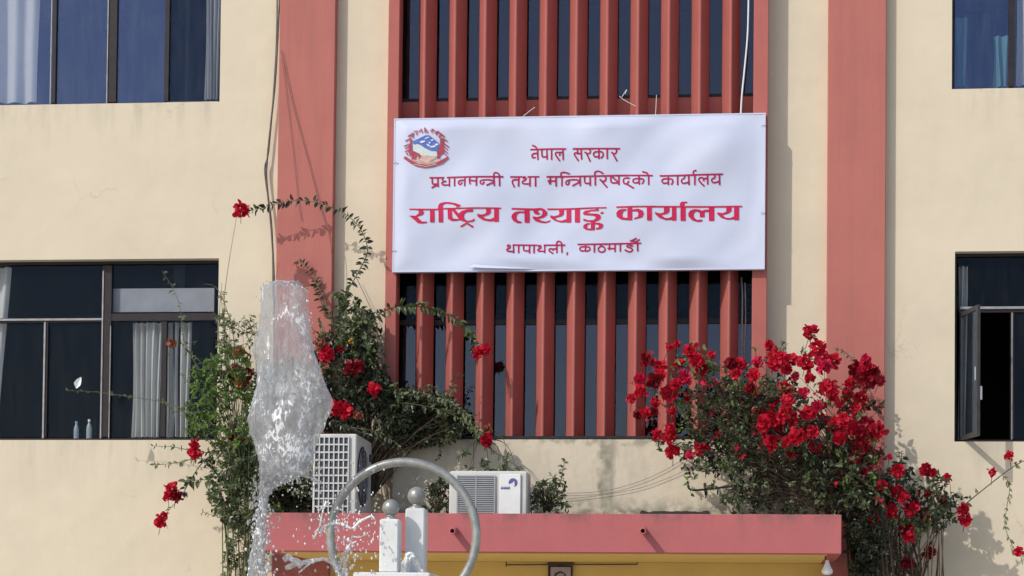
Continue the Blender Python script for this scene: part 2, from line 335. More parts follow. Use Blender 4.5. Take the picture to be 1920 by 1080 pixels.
for i in range(len(xs)-1):
    for j in range(len(zs)-1):
        if is_open((xs[i]+xs[i+1])/2, (zs[j]+zs[j+1])/2): continue
        wl.add([(xs[i], 0, zs[j]), (xs[i+1], 0, zs[j]), (xs[i+1], 0, zs[j+1]), (xs[i], 0, zs[j+1])], [(0, 1, 2, 3)])
for a, b, c, d in openings.values():
    wl.add([(a, 0, c), (a, WT, c), (a, WT, d), (a, 0, d)], [(0, 1, 2, 3)])
    wl.add([(b, 0, c), (b, WT, c), (b, WT, d), (b, 0, d)], [(3, 2, 1, 0)])
    wl.add([(a, 0, c), (b, 0, c), (b, WT, c), (a, WT, c)], [(0, 1, 2, 3)])
    wl.add([(a, 0, d), (b, 0, d), (b, WT, d), (a, WT, d)], [(3, 2, 1, 0)])
wl.build('wall', M['plaster'], B)
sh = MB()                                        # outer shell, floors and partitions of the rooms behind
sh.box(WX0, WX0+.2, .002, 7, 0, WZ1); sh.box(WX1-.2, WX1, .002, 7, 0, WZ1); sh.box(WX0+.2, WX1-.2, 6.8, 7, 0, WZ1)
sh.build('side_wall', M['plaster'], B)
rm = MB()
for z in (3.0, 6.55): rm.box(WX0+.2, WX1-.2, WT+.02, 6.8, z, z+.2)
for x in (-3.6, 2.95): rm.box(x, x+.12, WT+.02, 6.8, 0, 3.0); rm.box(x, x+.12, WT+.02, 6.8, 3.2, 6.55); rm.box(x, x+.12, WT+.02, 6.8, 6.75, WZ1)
rm.box(WX0+.2, WX1-.2, 6.5, 6.79, 3.2, 6.55); rm.box(WX0+.2, WX1-.2, 6.5, 6.79, 6.75, WZ1-.01); rm.box(WX1-.3, WX1-.201, WT+.02, 6.49, 3.2, 6.55); rm.box(WX1-.3, WX1-.201, WT+.02, 6.49, 6.75, WZ1-.01)  # black lining added only to keep the rooms dark
rm.build('floor_slab_and_lining', M['room'], B)
rf = MB(); rf.box(WX0-.3, WX1+.3, -.3, 7.2, WZ1+.002, WZ1+.25); rf.build('roof', M['roofc'], B)
# pilasters
def pilaster(pl, pr, ytop, pyr):
    m = MB(); m.bbox(X(pl, pyr, -.12), X(pr, pyr, -.12), -.12, 0.0, 0, ytop, .006); m.build('pilaster', M['pink'], B)
pilaster(520.5, 625.5, WZ1, 300); pilaster(1551.5, 1660.5, WZ1, 400)
# jambs that frame the fin screen
zsill = openings['c'][2]
for a, b in ((724, 745), (1411, 1439)):
    m = MB(); m.bbox(X(a, 400, -.22), X(b, 400, -.22), -.22, .0, zsill-.029, WZ1-.3, .006); m.build('screen_jamb', M['finpaint'], B)
m = MB(); m.box(X(745.5, 400, -.22), X(1410.5, 400, -.22), -.232, .09, zsill-.028, zsill+.0); m.build('screen_sill', M['frame'], B)
m = MB(); m.box(openings['c'][0]+.01, openings['c'][1]-.01, .045, .085, Z(1100, 492, .05), Z(1100, 186, .05)); m.build('spandrel_panel', M['finpaint'], B)
fx0 = X(1075.7, 650, -.2); sp = (X(1365, 650, -.2)-X(788, 650, -.2))/10
for k in range(11):
    cx = fx0+(k-5)*sp; hw = .092; m = MB()
    zb, zt = zsill+.003, 9.58
    prof = [(cx-hw, .044), (cx-.012, -.196), (cx-.004, -.2), (cx+.004, -.2), (cx+.012, -.196), (cx+hw, .044)]
    m.loft([[(x, y, zb) for x, y in prof], [(x, y, zt) for x, y in prof]], True, False)
    m.build('fin', M['finpaint'], B)

def pane(win, x0, x1, y, z0, z1, mm):
    m = MB(); m.box(x0, x1, y, y+.006, z0, z1); m.build('pane', mm, win)
def window(x0, x1, z0, z1, y, vert, hor, mmf, panes, bar=.045, lite=()):
    """frame with uprights at vert and rails at hor (world x / z)"""
    f = MB(); t = .05
    f.box(x0, x1, y, y+t, z1-bar, z1); f.box(x0, x1, y, y+t, z0, z0+bar)
    f.box(x0, x0+bar, y, y+t, z0+bar, z1-bar); f.box(x1-bar, x1, y, y+t, z0+bar, z1-bar)
    for (vx, wd, za, zb) in vert: f.box(vx-wd/2, vx+wd/2, y-.008, y+t+.004, za, zb)
    for (hz, wd, xa, xb) in hor: f.box(xa, xb, y-.004, y+t+.002, hz-wd/2, hz+wd/2)
    wn = f.build('window', M['frame'], B)
    if lite:
        l = MB()
        for a in lite: l.box(*a)
        l.build('frame_trim', M['framel'], wn)
    for (a, b, c, d, mm) in panes: pane(wn, a, b, y+.022, c, d, mm)
    return wn
YW = .12
# upper left
o = openings['ul']; a, b, c, d = o
v = lambda px, py=100: X(px, py, YW)
w1 = window(a, b, c, d, YW, [(v(102), .035, c+.045, d-.045), (v(211), .09, c+.045, d-.045), (v(313), .045, c+.045, d-.045), (v(-110), .08, c+.045, d-.045)], [(c+2.05, .05, a+.05, b-.05)], None,
       [(a+.04, v(311), c+.04, d-.04, M['glassb']), (v(315), b-.03, c+.03, d-.04, M['glassd'])], .03,
       [(v(97)-.008, v(97)+.002, YW-.018, YW-.008, c+.03, d-.05), (v(202.5)-.006, v(202.5)+.004, YW-.018, YW-.009, c+.03, d-.05), (v(314), v(410), YW-.02, YW-.001, c+.012, c+.03)])
# lower left
a, b, c, d = openings['ll']; v = lambda px, py=700: X(px, py, YW); zz = lambda py: Z(200, py, YW)
ztr = zz(600)
window(a, b, c, d, YW, [(v(198), .10, c+.045, d-.045), (v(86), .035, c+.045, ztr-.02), (v(307), .05, c+.045, ztr-.02), (v(-120), .08, c+.045, d-.045)],
       [(ztr, .045, a+.05, v(191)), (zz(595), .075, v(206), b-.05)], None,
       [(a+.04, v(190), c+.04, ztr, M['glass']), (v(204), b-.04, c+.04, ztr, M['glass']), (a+.04, v(190), ztr, d-.04, M['glass']), (v(204), b-.04, ztr, d-.04, M['glass'])], .03,
       [(a+.05, v(190), YW-.02, YW-.006, ztr-.004, ztr+.016), (v(84)-.012, v(84)+.006, YW-.02, YW-.009, c+.03, ztr-.02), (v(190), v(192.5), YW-.018, YW-.009, c+.03, d-.1), (v(206), v(207.5), YW-.018, YW-.009, c+.03, zz(612))])
# lower right with an open casement
a, b, c, d = openings['lr']; v = lambda px, py=700: X(px, py, YW); zz = lambda py: Z(1850, py, YW)
ztr = zz(581)
wr = window(a, b, c, d, YW, [(v(1898), .035, c+.045, ztr-.03), (v(2010), .06, c+.045, d-.045)], [(ztr, .05, a+.05, b-.05)], None,
       [(v(1900), b-.04, c+.04, ztr, M['glass']), (a+.04, b-.04, ztr, d-.04, M['glass'])], .03,
       [(a+.06, b-.05, YW-.022, YW-.006, ztr+.006, ztr+.03), (v(1896), v(1898), YW-.02, YW-.009, c+.03, ztr-.03)])
hx = v(1798)+.0; ang = R(76)
dx, dy = math.cos(ang), -math.sin(ang)
cm = Matrix(((dx, -dy*1, 0, hx), (dy, dx, 0, YW-.01), (0, 0, 1, 0), (0, 0, 0, 1)))
cz0, cz1 = c+.02, ztr-.03; cw = .52
f = MB(); bt = .045
f.box(0, cw, 0, .03, cz1-bt, cz1, cm); f.box(0, cw, 0, .03, cz0, cz0+bt, cm); f.box(0, bt, 0, .03, cz0+bt, cz1-bt, cm); f.box(cw-bt, cw, 0, .03, cz0+bt, cz1-bt, cm)
cs = f.build('casement', M['framem'], wr)
f = MB(); f.box(bt-.01, cw-bt+.01, .012, .018, cz0+bt-.01, cz1-bt+.01, cm); f.build('pane', M['glass'], cs)
f = MB(); f.box(cw-.03, cw-.015, .03, .055, zz(745)-.08, zz(745)+.05, cm); f.build('handle', M['white'], cs)
f = MB(); f.box(v(1827), v(1830.5), YW-.03, YW-.01, zz(713), zz(688)); f.build('latch', M['white'], wr)
# upper right
a, b, c, d = openings['ur']; v = lambda px, py=80: X(px, py, YW)
window(a, b, c, d, YW, [(v(1897), .055, c+.045, d-.045), (v(2010), .06, c+.045, d-.045)], [(c+2.05, .05, a+.05, b-.05)], None,
       [(a+.04, b-.04, c+.04, d-.04, M['glassb'])], .03, [(v(1843), v(1892), YW-.02, YW-.004, c+.012, c+.028)])
# glazing behind the fins
a, b, c, d = openings['c']; yc = .10; z1 = Z(1100, 496, yc); zu = Z(1100, 186, yc); zr = Z(1100, 603, yc)
gaps = [fx0+(k-5.5)*sp for k in range(12)]
window(a, b, c, z1, yc, [(x+.004, .03, c+.045, z1-.03) for x in (fx0+(k-5)*sp for k in range(11))], [(zr, .05, a+.05, b-.05)], None,
       [(a+.03, b-.03, c+.03, zr, M['glassc']), (a+.03, b-.03, zr, z1-.03, M['glass'])], .035)
window(a, b, zu, d, yc, [(x+.004, .03, zu+.045, d-.03) for x in (fx0+(k-5)*sp for k in range(11))], [(zu+1.9, .05, a+.05, b-.05)], None,
       [(a+.03, b-.03, zu+.03, d-.03, M['glassc'])], .035)

# canopy: slab with front upstand
CY = -1.8
cx0, cx1 = X(496, 1000, CY), X(1578, 1000, CY)
cz1, cz0 = Z(1040, 963, CY), Z(1040, 1036, CY)
can = MB(); can.bbox(cx0, cx1, CY, CY+.12, cz0, cz1, .006)
can.box(cx0+.002, cx0+.12, CY+.121, -.002, cz0, cz1-.004); can.box(cx1-.12, cx1-.002, CY+.121, -.002, cz0, cz1-.004)
canopy = can.build('canopy', M['canopy'], B)
m = MB(); m.box(cx0+.121, cx1-.121, CY+.121, -.002, cz0+.012, cz1-.16); m.build('canopy_deck', M['roofc'], canopy)
m = MB(); m.box(cx0+.125, cx1-.125, CY+.10, -.004, cz0-.006, cz0+.008); m.build('canopy_soffit', M['ochre'], canopy)
for px in (853, 1207):
    p = U(px, 994, CY); m = MB(); n = 12; ri, ro = .02, .032
    def ringc(r, y): return [(p.x+r*math.cos(2*math.pi*k/n), y, p.z+r*math.sin(2*math.pi*k/n)-(.02 if y < CY-.05 else 0)) for k in range(n)]
    m.loft([ringc(ro, CY+.02), ringc(ro, CY-.19), ringc(ri, CY-.19), ringc(ri, CY+.02)], False, True)
    m.build('drain_spout', M['canopy'], canopy)
# porch back wall in ochre below the canopy
m = MB(); m.box(X(628, 1070), X(1548, 1070), -.012, -.002, 0, cz0-.008); m.build('porch_wall', M['ochre'], B)
# weathered parapet strip under the fin screen
m = MB(); m.bbox(X(736, 900, -.225), X(1441, 900, -.225), -.228, -.002, cz0+.02, zsill-.03, .006); m.build('parapet', M['parapet'], B)

# ------------------------------------------------------------------ signboard
SY = -.285
q = [U(741, 224, SY), U(1434, 214.5, SY), U(1431, 503, SY), U(738, 508, SY)]
sx0 = (q[0].x+q[3].x)/2; sx1 = (q[1].x+q[2].x)/2; sz1 = (q[0].z+q[1].z)/2; sz0 = (q[2].z+q[3].z)/2
S = empty('signboard', (sx0, SY, sz0), 'wide white banner signboard with crimson lettering and a round emblem', 'sign')
def ripple(x, z):
    e = min(1, (x-sx0)/.12, (sx1-x)/.12, (z-sz0)/.1, (sz1-z)/.1); e = max(0, e)
    s_ = noise.noise(Vector((x*1.3+z*.9, 3.1, z*1.2-x*.5)))*.065 + noise.noise(Vector((x*3.2-z*2.1, 8.2, z*2.6)))*.012
    return -(s_+.02)*e
m = MB(); nx, nz = 110, 46; vs = []; fs = []
for j in range(nz+1):
    for i in range(nx+1):
        x = sx0+(sx1-sx0)*i/nx; z = sz0+(sz1-sz0)*j/nz; vs.append((x, SY+ripple(x, z), z))
for j in range(nz):
    for i in range(nx):
        k = j*(nx+1)+i; fs.append((k, k+1, k+nx+2, k+nx+1))
m.add(vs, fs, True); m.build('banner_face', M['banner'], S)
m = MB(); m.box(sx0+.004, sx1-.004, -.222, -.205, sz0+.004, sz1-.004); m.build('backing_frame', M['backing'], S)
m = MB(); e = .012
m.box(sx0-e, sx1+e, SY-.004, -.2225, sz1-.002, sz1+e); m.box(sx0-e, sx1+e, SY-.004, -.2225, sz0-e, sz0+.002)
m.box(sx0-e, sx0+.002, SY-.004, -.2225, sz0+.003, sz1-.003); m.box(sx1-.002, sx1+e, SY-.004, -.2225, sz0+.003, sz1-.003)
m.build('edge_fold', M['banner'], S)
m = MB(); a = U(878, 500.5, SY-.03); b = U(1005, 504, SY-.008); c0 = U(888, 495.5, SY-.016)
m.add([a, c0, U(920, 498, SY-.014), U(960, 500.5, SY-.012), b, U(960, 503.5, SY-.036), U(910, 502.5, SY-.045)], [(0, 6, 5, 4, 3, 2, 1)]); m.build('torn_edge', M['banner'], S)

for px, py in ((742,306),(739,471),(1432,400),(1433,236)):
    P = U(px, py, SY-.012); sg = 1 if px < 1000 else -1; m = MB()
    m.tube([P+Vector((-.03*sg, .03, -.004)), P+Vector((-.012*sg, -.004, 0)), P+Vector((.01*sg, -.002, .005)), P+Vector((.028*sg, .004, -.005))], .0022, 5)
    m.build('tie_wire', M['black'], S)
class Ink:
    """flat printed lettering that follows the banner; every piece sits a fraction of a millimetre above the last"""
    def __init__(s): s.p = []; s.k = 0
    def build(s, name, matn, gap=.05):
        '''one mesh per word: pieces whose gap along the line is small belong together'''
        words = []; end = -1e9
        for vs in sorted(s.p, key=lambda q: min(v[0] for v in q)):
            if min(v[0] for v in vs) > end+gap: words.append(MB())
            words[-1].add(vs, [tuple(range(len(vs)))]); end = max(end, max(v[0] for v in vs))
        for wd in words: wd.build(name, M[matn], S)
    def off(s): s.k = (s.k+1) % 12; return SY-.0035-.00028*s.k
    def put(s, pts):
        y = s.off(); vs = []; fine = []
        for (ax, ay), (bx_, by) in zip(pts, list(pts[1:])+[pts[0]]):
            k = max(1, int(math.hypot(bx_-ax, by-ay)/7))
            fine += [(ax+(bx_-ax)*i/k, ay+(by-ay)*i/k) for i in range(k)]
        for px, py in fine:
            p = U(px, py, SY); vs.append((p.x, y+ripple(p.x, p.z), p.z))
        ar = sum(vs[i][0]*vs[(i+1) % len(vs)][2]-vs[(i+1) % len(vs)][0]*vs[i][2] for i in range(len(vs)))
        if ar < 0: vs = vs[::-1]
        s.p.append(vs)
    def stroke(s, pts, wd):
        P = []
        for a, b in zip(pts, pts[1:]):
            k = max(1, int(math.hypot(b[0]-a[0], b[1]-a[1])/9)); P += [Vector(a).lerp(Vector(b), i/k) for i in range(k)]
        P.append(Vector(pts[-1])); n = len(P); Lf = []; Rt = []
        for i in range(n):
            t = (P[min(i+1, n-1)]-P[max(i-1, 0)]).normalized(); nn = Vector((-t.y, t.x))
            e = t*wd*.3*(-1 if i == 0 else (1 if i == n-1 else 0))
            Lf.append(P[i]+nn*wd/2+e); Rt.append(P[i]-nn*wd/2+e)
        for i in range(n-1): s.put([Lf[i], Lf[i+1], Rt[i+1], Rt[i]])
def crop(ox, oy, sc): return lambda pts: [(ox+x/sc, oy+y/sc) for x, y in pts]
def smooth(pts, it=1):
    for _ in range(it):
        o = [pts[0]]
        for a, b in zip(pts, pts[1:]): o += [(.75*a[0]+.25*b[0], .75*a[1]+.25*b[1]), (.25*a[0]+.75*b[0], .25*a[1]+.75*b[1])]
        pts = o+[pts[-1]]
    return pts
def line(name, matn, jobs):
    ink = Ink()
    for cr, wd, strokes in jobs:
        for st in strokes: ink.stroke(cr(smooth(st) if len(st) > 2 else st), wd)
    ink.build(name, matn)
line('lettering', 'maroon', [(crop(980, 265, 10.105), 3.0, [
 [(155,163),(820,160)], [(960,160),(1840,156)], [(285,163),(290,350)], [(285,235),(180,240),(180,320),(240,312)], [(190,85),(250,110),(275,160)],
 [(365,165),(368,295),(395,308),(465,305)], [(462,165),(468,350)], [(552,165),(552,355)], [(768,165),(772,360)], [(765,225),(712,225),(706,285)], [(706,228),(640,222),(620,265),(705,380)],
 [(1035,165),(1052,235),(970,238),(1010,310),(1060,380)], [(1040,245),(1105,250)], [(1112,165),(1120,350)],
 [(1265,165),(1295,215),(1255,262),(1185,225)], [(1220,260),(1285,395)],
 [(1450,165),(1450,345)], [(1450,215),(1365,218),(1340,270),(1378,318),(1445,305)], [(1450,215),(1520,220),(1535,285),(1490,335)], [(1605,165),(1605,345)],
 [(1770,160),(1790,215),(1740,262),(1690,225)], [(1720,258),(1790,385)]])])
line('lettering', 'maroon', [(crop(800, 315, 9.143), 3.0, [
 [(60,175),(300,175)], [(360,172),(660,168),(1310,155)], [(1440,155),(1635,152)], [(1735,152),(1925,152)],
 [(100,180),(100,275),(125,288),(190,280)], [(195,178),(200,325)], [(190,290),(95,345)],
 [(285,180),(268,205),(300,240),(335,238)], [(300,240),(258,270),(290,304),(390,300)], [(395,178),(395,320)], [(485,172),(485,320)],
 [(665,168),(660,320)], [(660,225),(570,225),(545,270),(585,305),(612,265)],
 [(755,165),(738,230),(755,290)], [(740,225),(860,240)], [(862,165),(862,315)],
 [(1160,240),(1100,213),(930,222),(925,275),(970,300),(990,255)], [(1155,155),(1165,315)], [(1160,255),(1040,310)], [(1250,155),(1255,315)], [(1155,150),(1158,92),(1200,82),(1248,115),(1250,155)],
 [(1580,155),(1575,315)], [(1580,200),(1480,203),(1465,245),(1505,330)], [(1672,185),(1652,172),(1660,150),(1700,158),(1702,208),(1638,228),(1645,274),(1765,272)], [(1770,155),(1770,310)], [(1865,152),(1865,310)]]),
 (crop(1015, 315, 8.93), 3.0, [
 [(95,150),(900,148),(1180,140),(1300,135),(1860,135)], [(150,150),(150,215)], [(110,215),(245,220)], [(125,220),(148,285),(152,220)], [(245,150),(245,300)],
 [(345,150),(345,300)], [(340,150),(322,95),(360,78),(420,85),(470,105)], [(645,225),(580,198),(425,208),(405,265),(450,290),(468,230)], [(650,150),(652,300)], [(645,240),(525,300)],
 [(725,150),(728,250),(755,268),(815,265)], [(820,150),(820,300)], [(905,145),(905,295)], [(900,145),(895,85),(940,62),(990,75),(1035,105)],
 [(1070,145),(1090,200),(1040,245),(985,205)], [(1020,240),(1105,335)], [(1170,140),(1163,240),(1200,264),(1285,258)], [(1180,150),(1280,240)], [(1300,138),(1300,290)],
 [(1475,180),(1390,180),(1372,225),(1388,275),(1435,282),(1465,235)], [(1430,280),(1545,350)],
 [(1635,135),(1640,285)], [(1635,190),(1548,192),(1532,240),(1568,268),(1635,250)], [(1635,190),(1705,192),(1722,230),(1690,275)], [(1798,135),(1800,290)], [(1700,70),(1765,90)], [(1770,92),(1795,130)]]),
 (crop(1180, 315, 10.105), 3.0, [
 [(585,155),(1100,148),(1765,130)], [(735,155),(740,325)], [(735,210),(635,212),(615,260),(648,304),(735,285)], [(735,210),(810,215),(830,262),(800,320)], [(915,150),(915,325)],
 [(1035,150),(1055,202),(985,232),(995,292),(1040,302),(1125,278)], [(1125,148),(1130,325)], [(1240,140),(1240,325)], [(1215,140),(1212,70),(1265,65)],
 [(1480,140),(1485,315)], [(1480,205),(1415,212),(1405,250)], [(1405,215),(1385,193),(1325,198),(1310,245),(1415,350)],
 [(1610,135),(1628,195),(1555,218),(1568,280),(1620,288),(1695,265)], [(1705,132),(1710,320)]])])
line('lettering', 'maroon', [(crop(940, 440, 7.11), 2.9, [
 [(160,146),(478,144)], [(570,143),(845,140)], [(98,172),(84,162),(92,146),(122,150),(122,185),(72,205),(85,228),(165,235)], [(165,145),(170,250)], [(235,145),(235,250)], [(300,145),(300,215),(322,225),(380,220)], [(378,145),(378,250)], [(437,145),(437,248)],
 [(508,170),(494,160),(502,145),(530,150),(528,182),(482,205),(498,227),(575,225)], [(580,145),(580,245)], [(740,145),(742,245)], [(740,190),(690,193),(690,212)], [(690,195),(645,188),(630,215),(690,255)],
 [(805,140),(808,240)], [(735,140),(742,95),(770,86),(803,108),(805,140)], [(880,240),(878,270)],
 [(1020,128),(1860,118)], [(1120,125),(1120,220)], [(1120,160),(1055,160),(1042,192),(1065,218),(1110,215)], [(1120,160),(1175,162),(1184,196),(1155,218),(1110,215)], [(1238,125),(1238,230)],
 [(1330,125),(1330,150),(1290,175),(1295,220),(1340,234),(1382,212),(1380,170),(1330,150)], [(1440,125),(1440,180)], [(1420,180),(1515,185)], [(1425,182),(1442,198)], [(1515,122),(1515,225)], [(1585,120),(1585,220)],
 [(1730,122),(1690,140),(1665,162),(1735,182),(1755,205),(1710,236),(1650,205)], [(1715,152),(1750,150)], [(1815,118),(1818,218)], [(1720,85),(1795,98),(1815,120)], [(1840,70),(1800,100)], [(1740,85),(1765,70),(1800,55)]])])
ink = Ink()
c3 = crop(760, 370, 10.105); c4 = crop(950, 370, 10.105); c5 = crop(1140, 370, 7.385)
def rc(a, b, c, d): return [(a, c), (b, c), (b, d), (a, d)]
for pts in [rc(85,625,227,243), rc(620,1820,214,230), rc(475,552,238,475), rc(638,716,228,475),
 [(250,240),(320,240),(355,290),(335,335),(240,365),(225,380),(320,470),(415,468),(400,488),(320,498),(240,490),(180,430),(85,355),(140,360),(200,362),(255,320),(265,270)],
 [(630,235),(630,170),(660,125),(740,102),(830,102),(960,130),(1055,165),(1040,180),(980,200),(965,170),(900,140),(800,125),(740,130),(712,160),(712,235)],
 [(810,238),(882,238),(885,370),(905,415),(1010,425),(1040,440),(960,450),(880,450),(815,410)], [(885,240),(940,235),(1040,360),(1020,420),(990,370)],
 [(1290,250),(1290,290),(1180,290),(1130,320),(1110,370),(1130,430),(1180,460),(1260,450),(1310,420),(1325,435),(1290,465),(1180,478),(1090,455),(1030,430),(1000,380),(1010,330),(1080,275),(1180,250)],
 [(1045,552),(1160,490),(1172,502),(1062,568)], [(1158,500),(1175,490),(1290,555),(1285,575),(1265,575)],
 [(1540,225),(1625,225),(1625,300),(1590,340),(1470,385),(1530,425),(1610,435),(1695,400),(1695,225),(1775,225),(1775,475),(1700,475),(1690,460),(1600,465),(1480,440),(1385,380),(1370,335),(1460,350),(1530,330),(1550,290)]]: ink.put(c3(pts)); ink.stroke(c3(pts+pts[:1]), 1.0)
for pts in [rc(100,515,214,238), [(768,207),(1890,198),(1890,212),(775,226)], rc(345,430,225,480),
 [(345,275),(345,298),(240,300),(195,340),(185,390),(205,450),(290,475),(275,490),(200,490),(130,450),(98,390),(110,340),(160,290),(230,275)],
 [(510,215),(640,200),(700,215),(755,265),(760,320),(700,370),(590,400),(660,445),(740,460),(800,435),(825,425),(810,455),(740,478),(640,470),(540,440),(495,385),(495,365),(580,375),(650,350),(680,310),(680,260),(650,230),(600,240),(580,270),(625,300),(610,320),(540,310),(510,275)],
 [(990,225),(1075,225),(1075,300),(1040,345),(910,380),(960,430),(1040,440),(1135,405),(1135,225),(1215,225),(1215,470),(1140,470),(1130,460),(1020,465),(900,425),(830,375),(820,335),(900,352),(980,330),(1000,290)], rc(1295,1380,220,470),
 [(1700,225),(1745,235),(1745,260),(1600,265),(1540,285),(1540,310),(1640,318),(1730,325),(1775,350),(1778,400),(1730,445),(1660,465),(1540,460),(1455,440),(1455,405),(1540,440),(1640,440),(1690,410),(1690,370),(1640,345),(1520,335),(1460,325),(1450,290),(1490,260),(1600,245),(1690,240)],
 [(1780,300),(1810,285),(1840,295),(1820,315),(1785,318)], rc(1600,1665,455,620),
 [(1580,490),(1580,505),(1530,515),(1515,560),(1530,590),(1600,600),(1600,620),(1500,605),(1450,570),(1460,530),(1510,495)],
 [(1665,485),(1760,490),(1820,515),(1825,555),(1790,595),(1695,608),(1690,592),(1740,580),(1755,550),(1740,520),(1665,505)]]: ink.put(c4(pts)); ink.stroke(c4(pts+pts[:1]), 1.0)
for pts in [[(120,138),(1000,131),(1000,145),(120,152)], [(1000,133),(1855,118),(1855,131),(1000,147)], rc(275,335,145,325),
 [(255,175),(255,190),(215,200),(195,240),(205,290),(275,300),(275,325),(180,310),(125,270),(120,225),(150,185),(200,175)], [(335,185),(420,175),(480,200),(495,240),(470,290),(365,315),(365,300),(415,285),(430,245),(410,205),(335,205)], rc(545,605,140,330),
 [(780,150),(850,150),(850,205),(820,235),(735,255),(790,300),(840,302),(890,280),(890,145),(945,145),(945,328),(890,328),(880,318),(800,322),(710,290),(650,230),(655,222),(730,240),(780,220)], rc(1008,1072,138,330),
 [(1000,140),(1000,95),(1020,72),(1095,70),(1095,83),(1060,88),(1055,140)], rc(1400,1468,135,325),
 [(1400,175),(1400,200),(1335,205),(1335,275),(1275,275),(1272,215),(1230,195),(1200,205),(1180,240),(1190,285),(1230,320),(1308,312),(1300,332),(1240,340),(1170,320),(1120,270),(1115,230),(1140,190),(1200,170),(1260,175),(1300,192),(1340,178)],
 [(1640,135),(1705,135),(1708,185),(1675,218),(1580,245),(1630,285),(1690,290),(1748,265),(1748,130),(1810,130),(1810,310),(1750,310),(1740,300),(1660,308),(1570,280),(1515,230),(1510,212),(1590,222),(1640,200)]]: ink.put(c5(pts)); ink.stroke(c5(pts+pts[:1]), 1.0)
ink.build('headline_lettering', 'crimson')
# emblem
ce = crop(740, 230, 10.8)
class Emb(Ink):
    base = 0
    def off(s): s.k = (s.k+1) % 9; return SY-.003-s.base-.00025*s.k
def emb(name, matn, base, polys, strokes=()):
    i = Emb(); i.base = base
    for p in polys: i.put(ce(p))
    for p, wd in strokes: i.stroke(ce(p), wd)
    i.build(name, matn, 9)
emb('emblem_field', 'epale', .0, [[(380,500),(470,440),(630,540),(730,585),(860,590),(875,700),(700,690),(560,680),(380,590)]])
emb('emblem_ground', 'etan', .003, [[(445,740),(500,660),(560,675),(830,700),(835,745),(640,835)], [(360,740),(480,790),(640,815),(820,790),(935,735),(945,790),(830,850),(640,875),(440,840),(345,790)]])
emb('emblem_mountain', 'eblue', .006, [[(365,405),(640,275),(710,275),(900,430),(920,470),(860,590),(740,580),(620,520),(500,440),(380,440)]])
emb('emblem_snow', 'ewhite', .009, [[(610,350),(690,310),(725,315),(640,355)], [(525,400),(580,385),(640,390),(620,415),(545,440)], [(735,375),(780,360),(805,375),(770,395)], [(695,425),(730,410),(745,430),(715,450)], [(650,450),(690,460),(740,490),(730,505),(680,490)], [(740,500),(840,480),(830,520),(730,525)], [(820,460),(880,440),(900,465),(850,490)]])
emb('emblem_wreath', 'wreath', .006, [[(330,330),(365,350),(360,440),(370,580),(520,650),(545,690),(510,755),(480,680),(440,740),(350,770),(360,700),(285,610),(315,450)],
 [(930,340),(1000,330),(1010,420),(1000,520),(1010,620),(930,680),(920,740),(840,740),(880,690),(870,610),(930,500)],
 [(185,730),(215,690),(345,770),(480,845),(640,870),(820,845),(940,780),(1085,700),(1105,730),(980,840),(800,905),(620,930),(440,895),(320,825)]],
 [([(230,390),(335,335)], 2.2), ([(200,490),(315,450)], 2), ([(225,545),(315,495)], 2), ([(220,605),(315,570)], 2), ([(1070,390),(975,335)], 2.4), ([(1100,510),(1000,430)], 2.2), ([(1075,560),(1000,490)], 2), ([(1075,630),(1000,560)], 2), ([(1080,700),(1010,630)], 1.6),
  ([(290,295),(390,235)], 2.6), ([(390,235),(385,325),(340,280)], 2.4), ([(410,200),(470,185),(455,260)], 2.4), ([(510,200),(550,145),(570,215)], 2.6), ([(620,120),(625,215)], 2), ([(640,150),(685,225),(650,215)], 2), ([(740,185),(800,160),(760,215)], 2.4), ([(765,150),(820,185)], 2), ([(835,240),(880,195),(915,225)], 2.6), ([(880,195),(860,265)], 2), ([(900,215),(1010,300)], 3), ([(940,250),(915,320)], 3), ([(310,640),(325,700)], 1.6), ([(255,650),(270,650)], 3)])
emb('emblem_ribbon', 'etan', .009, [[(400,850),(640,895),(860,850),(870,862),(640,912),(395,865)]], [([(390,775),(640,842),(820,805)], .9), ([(930,770),(820,820)], .9)])

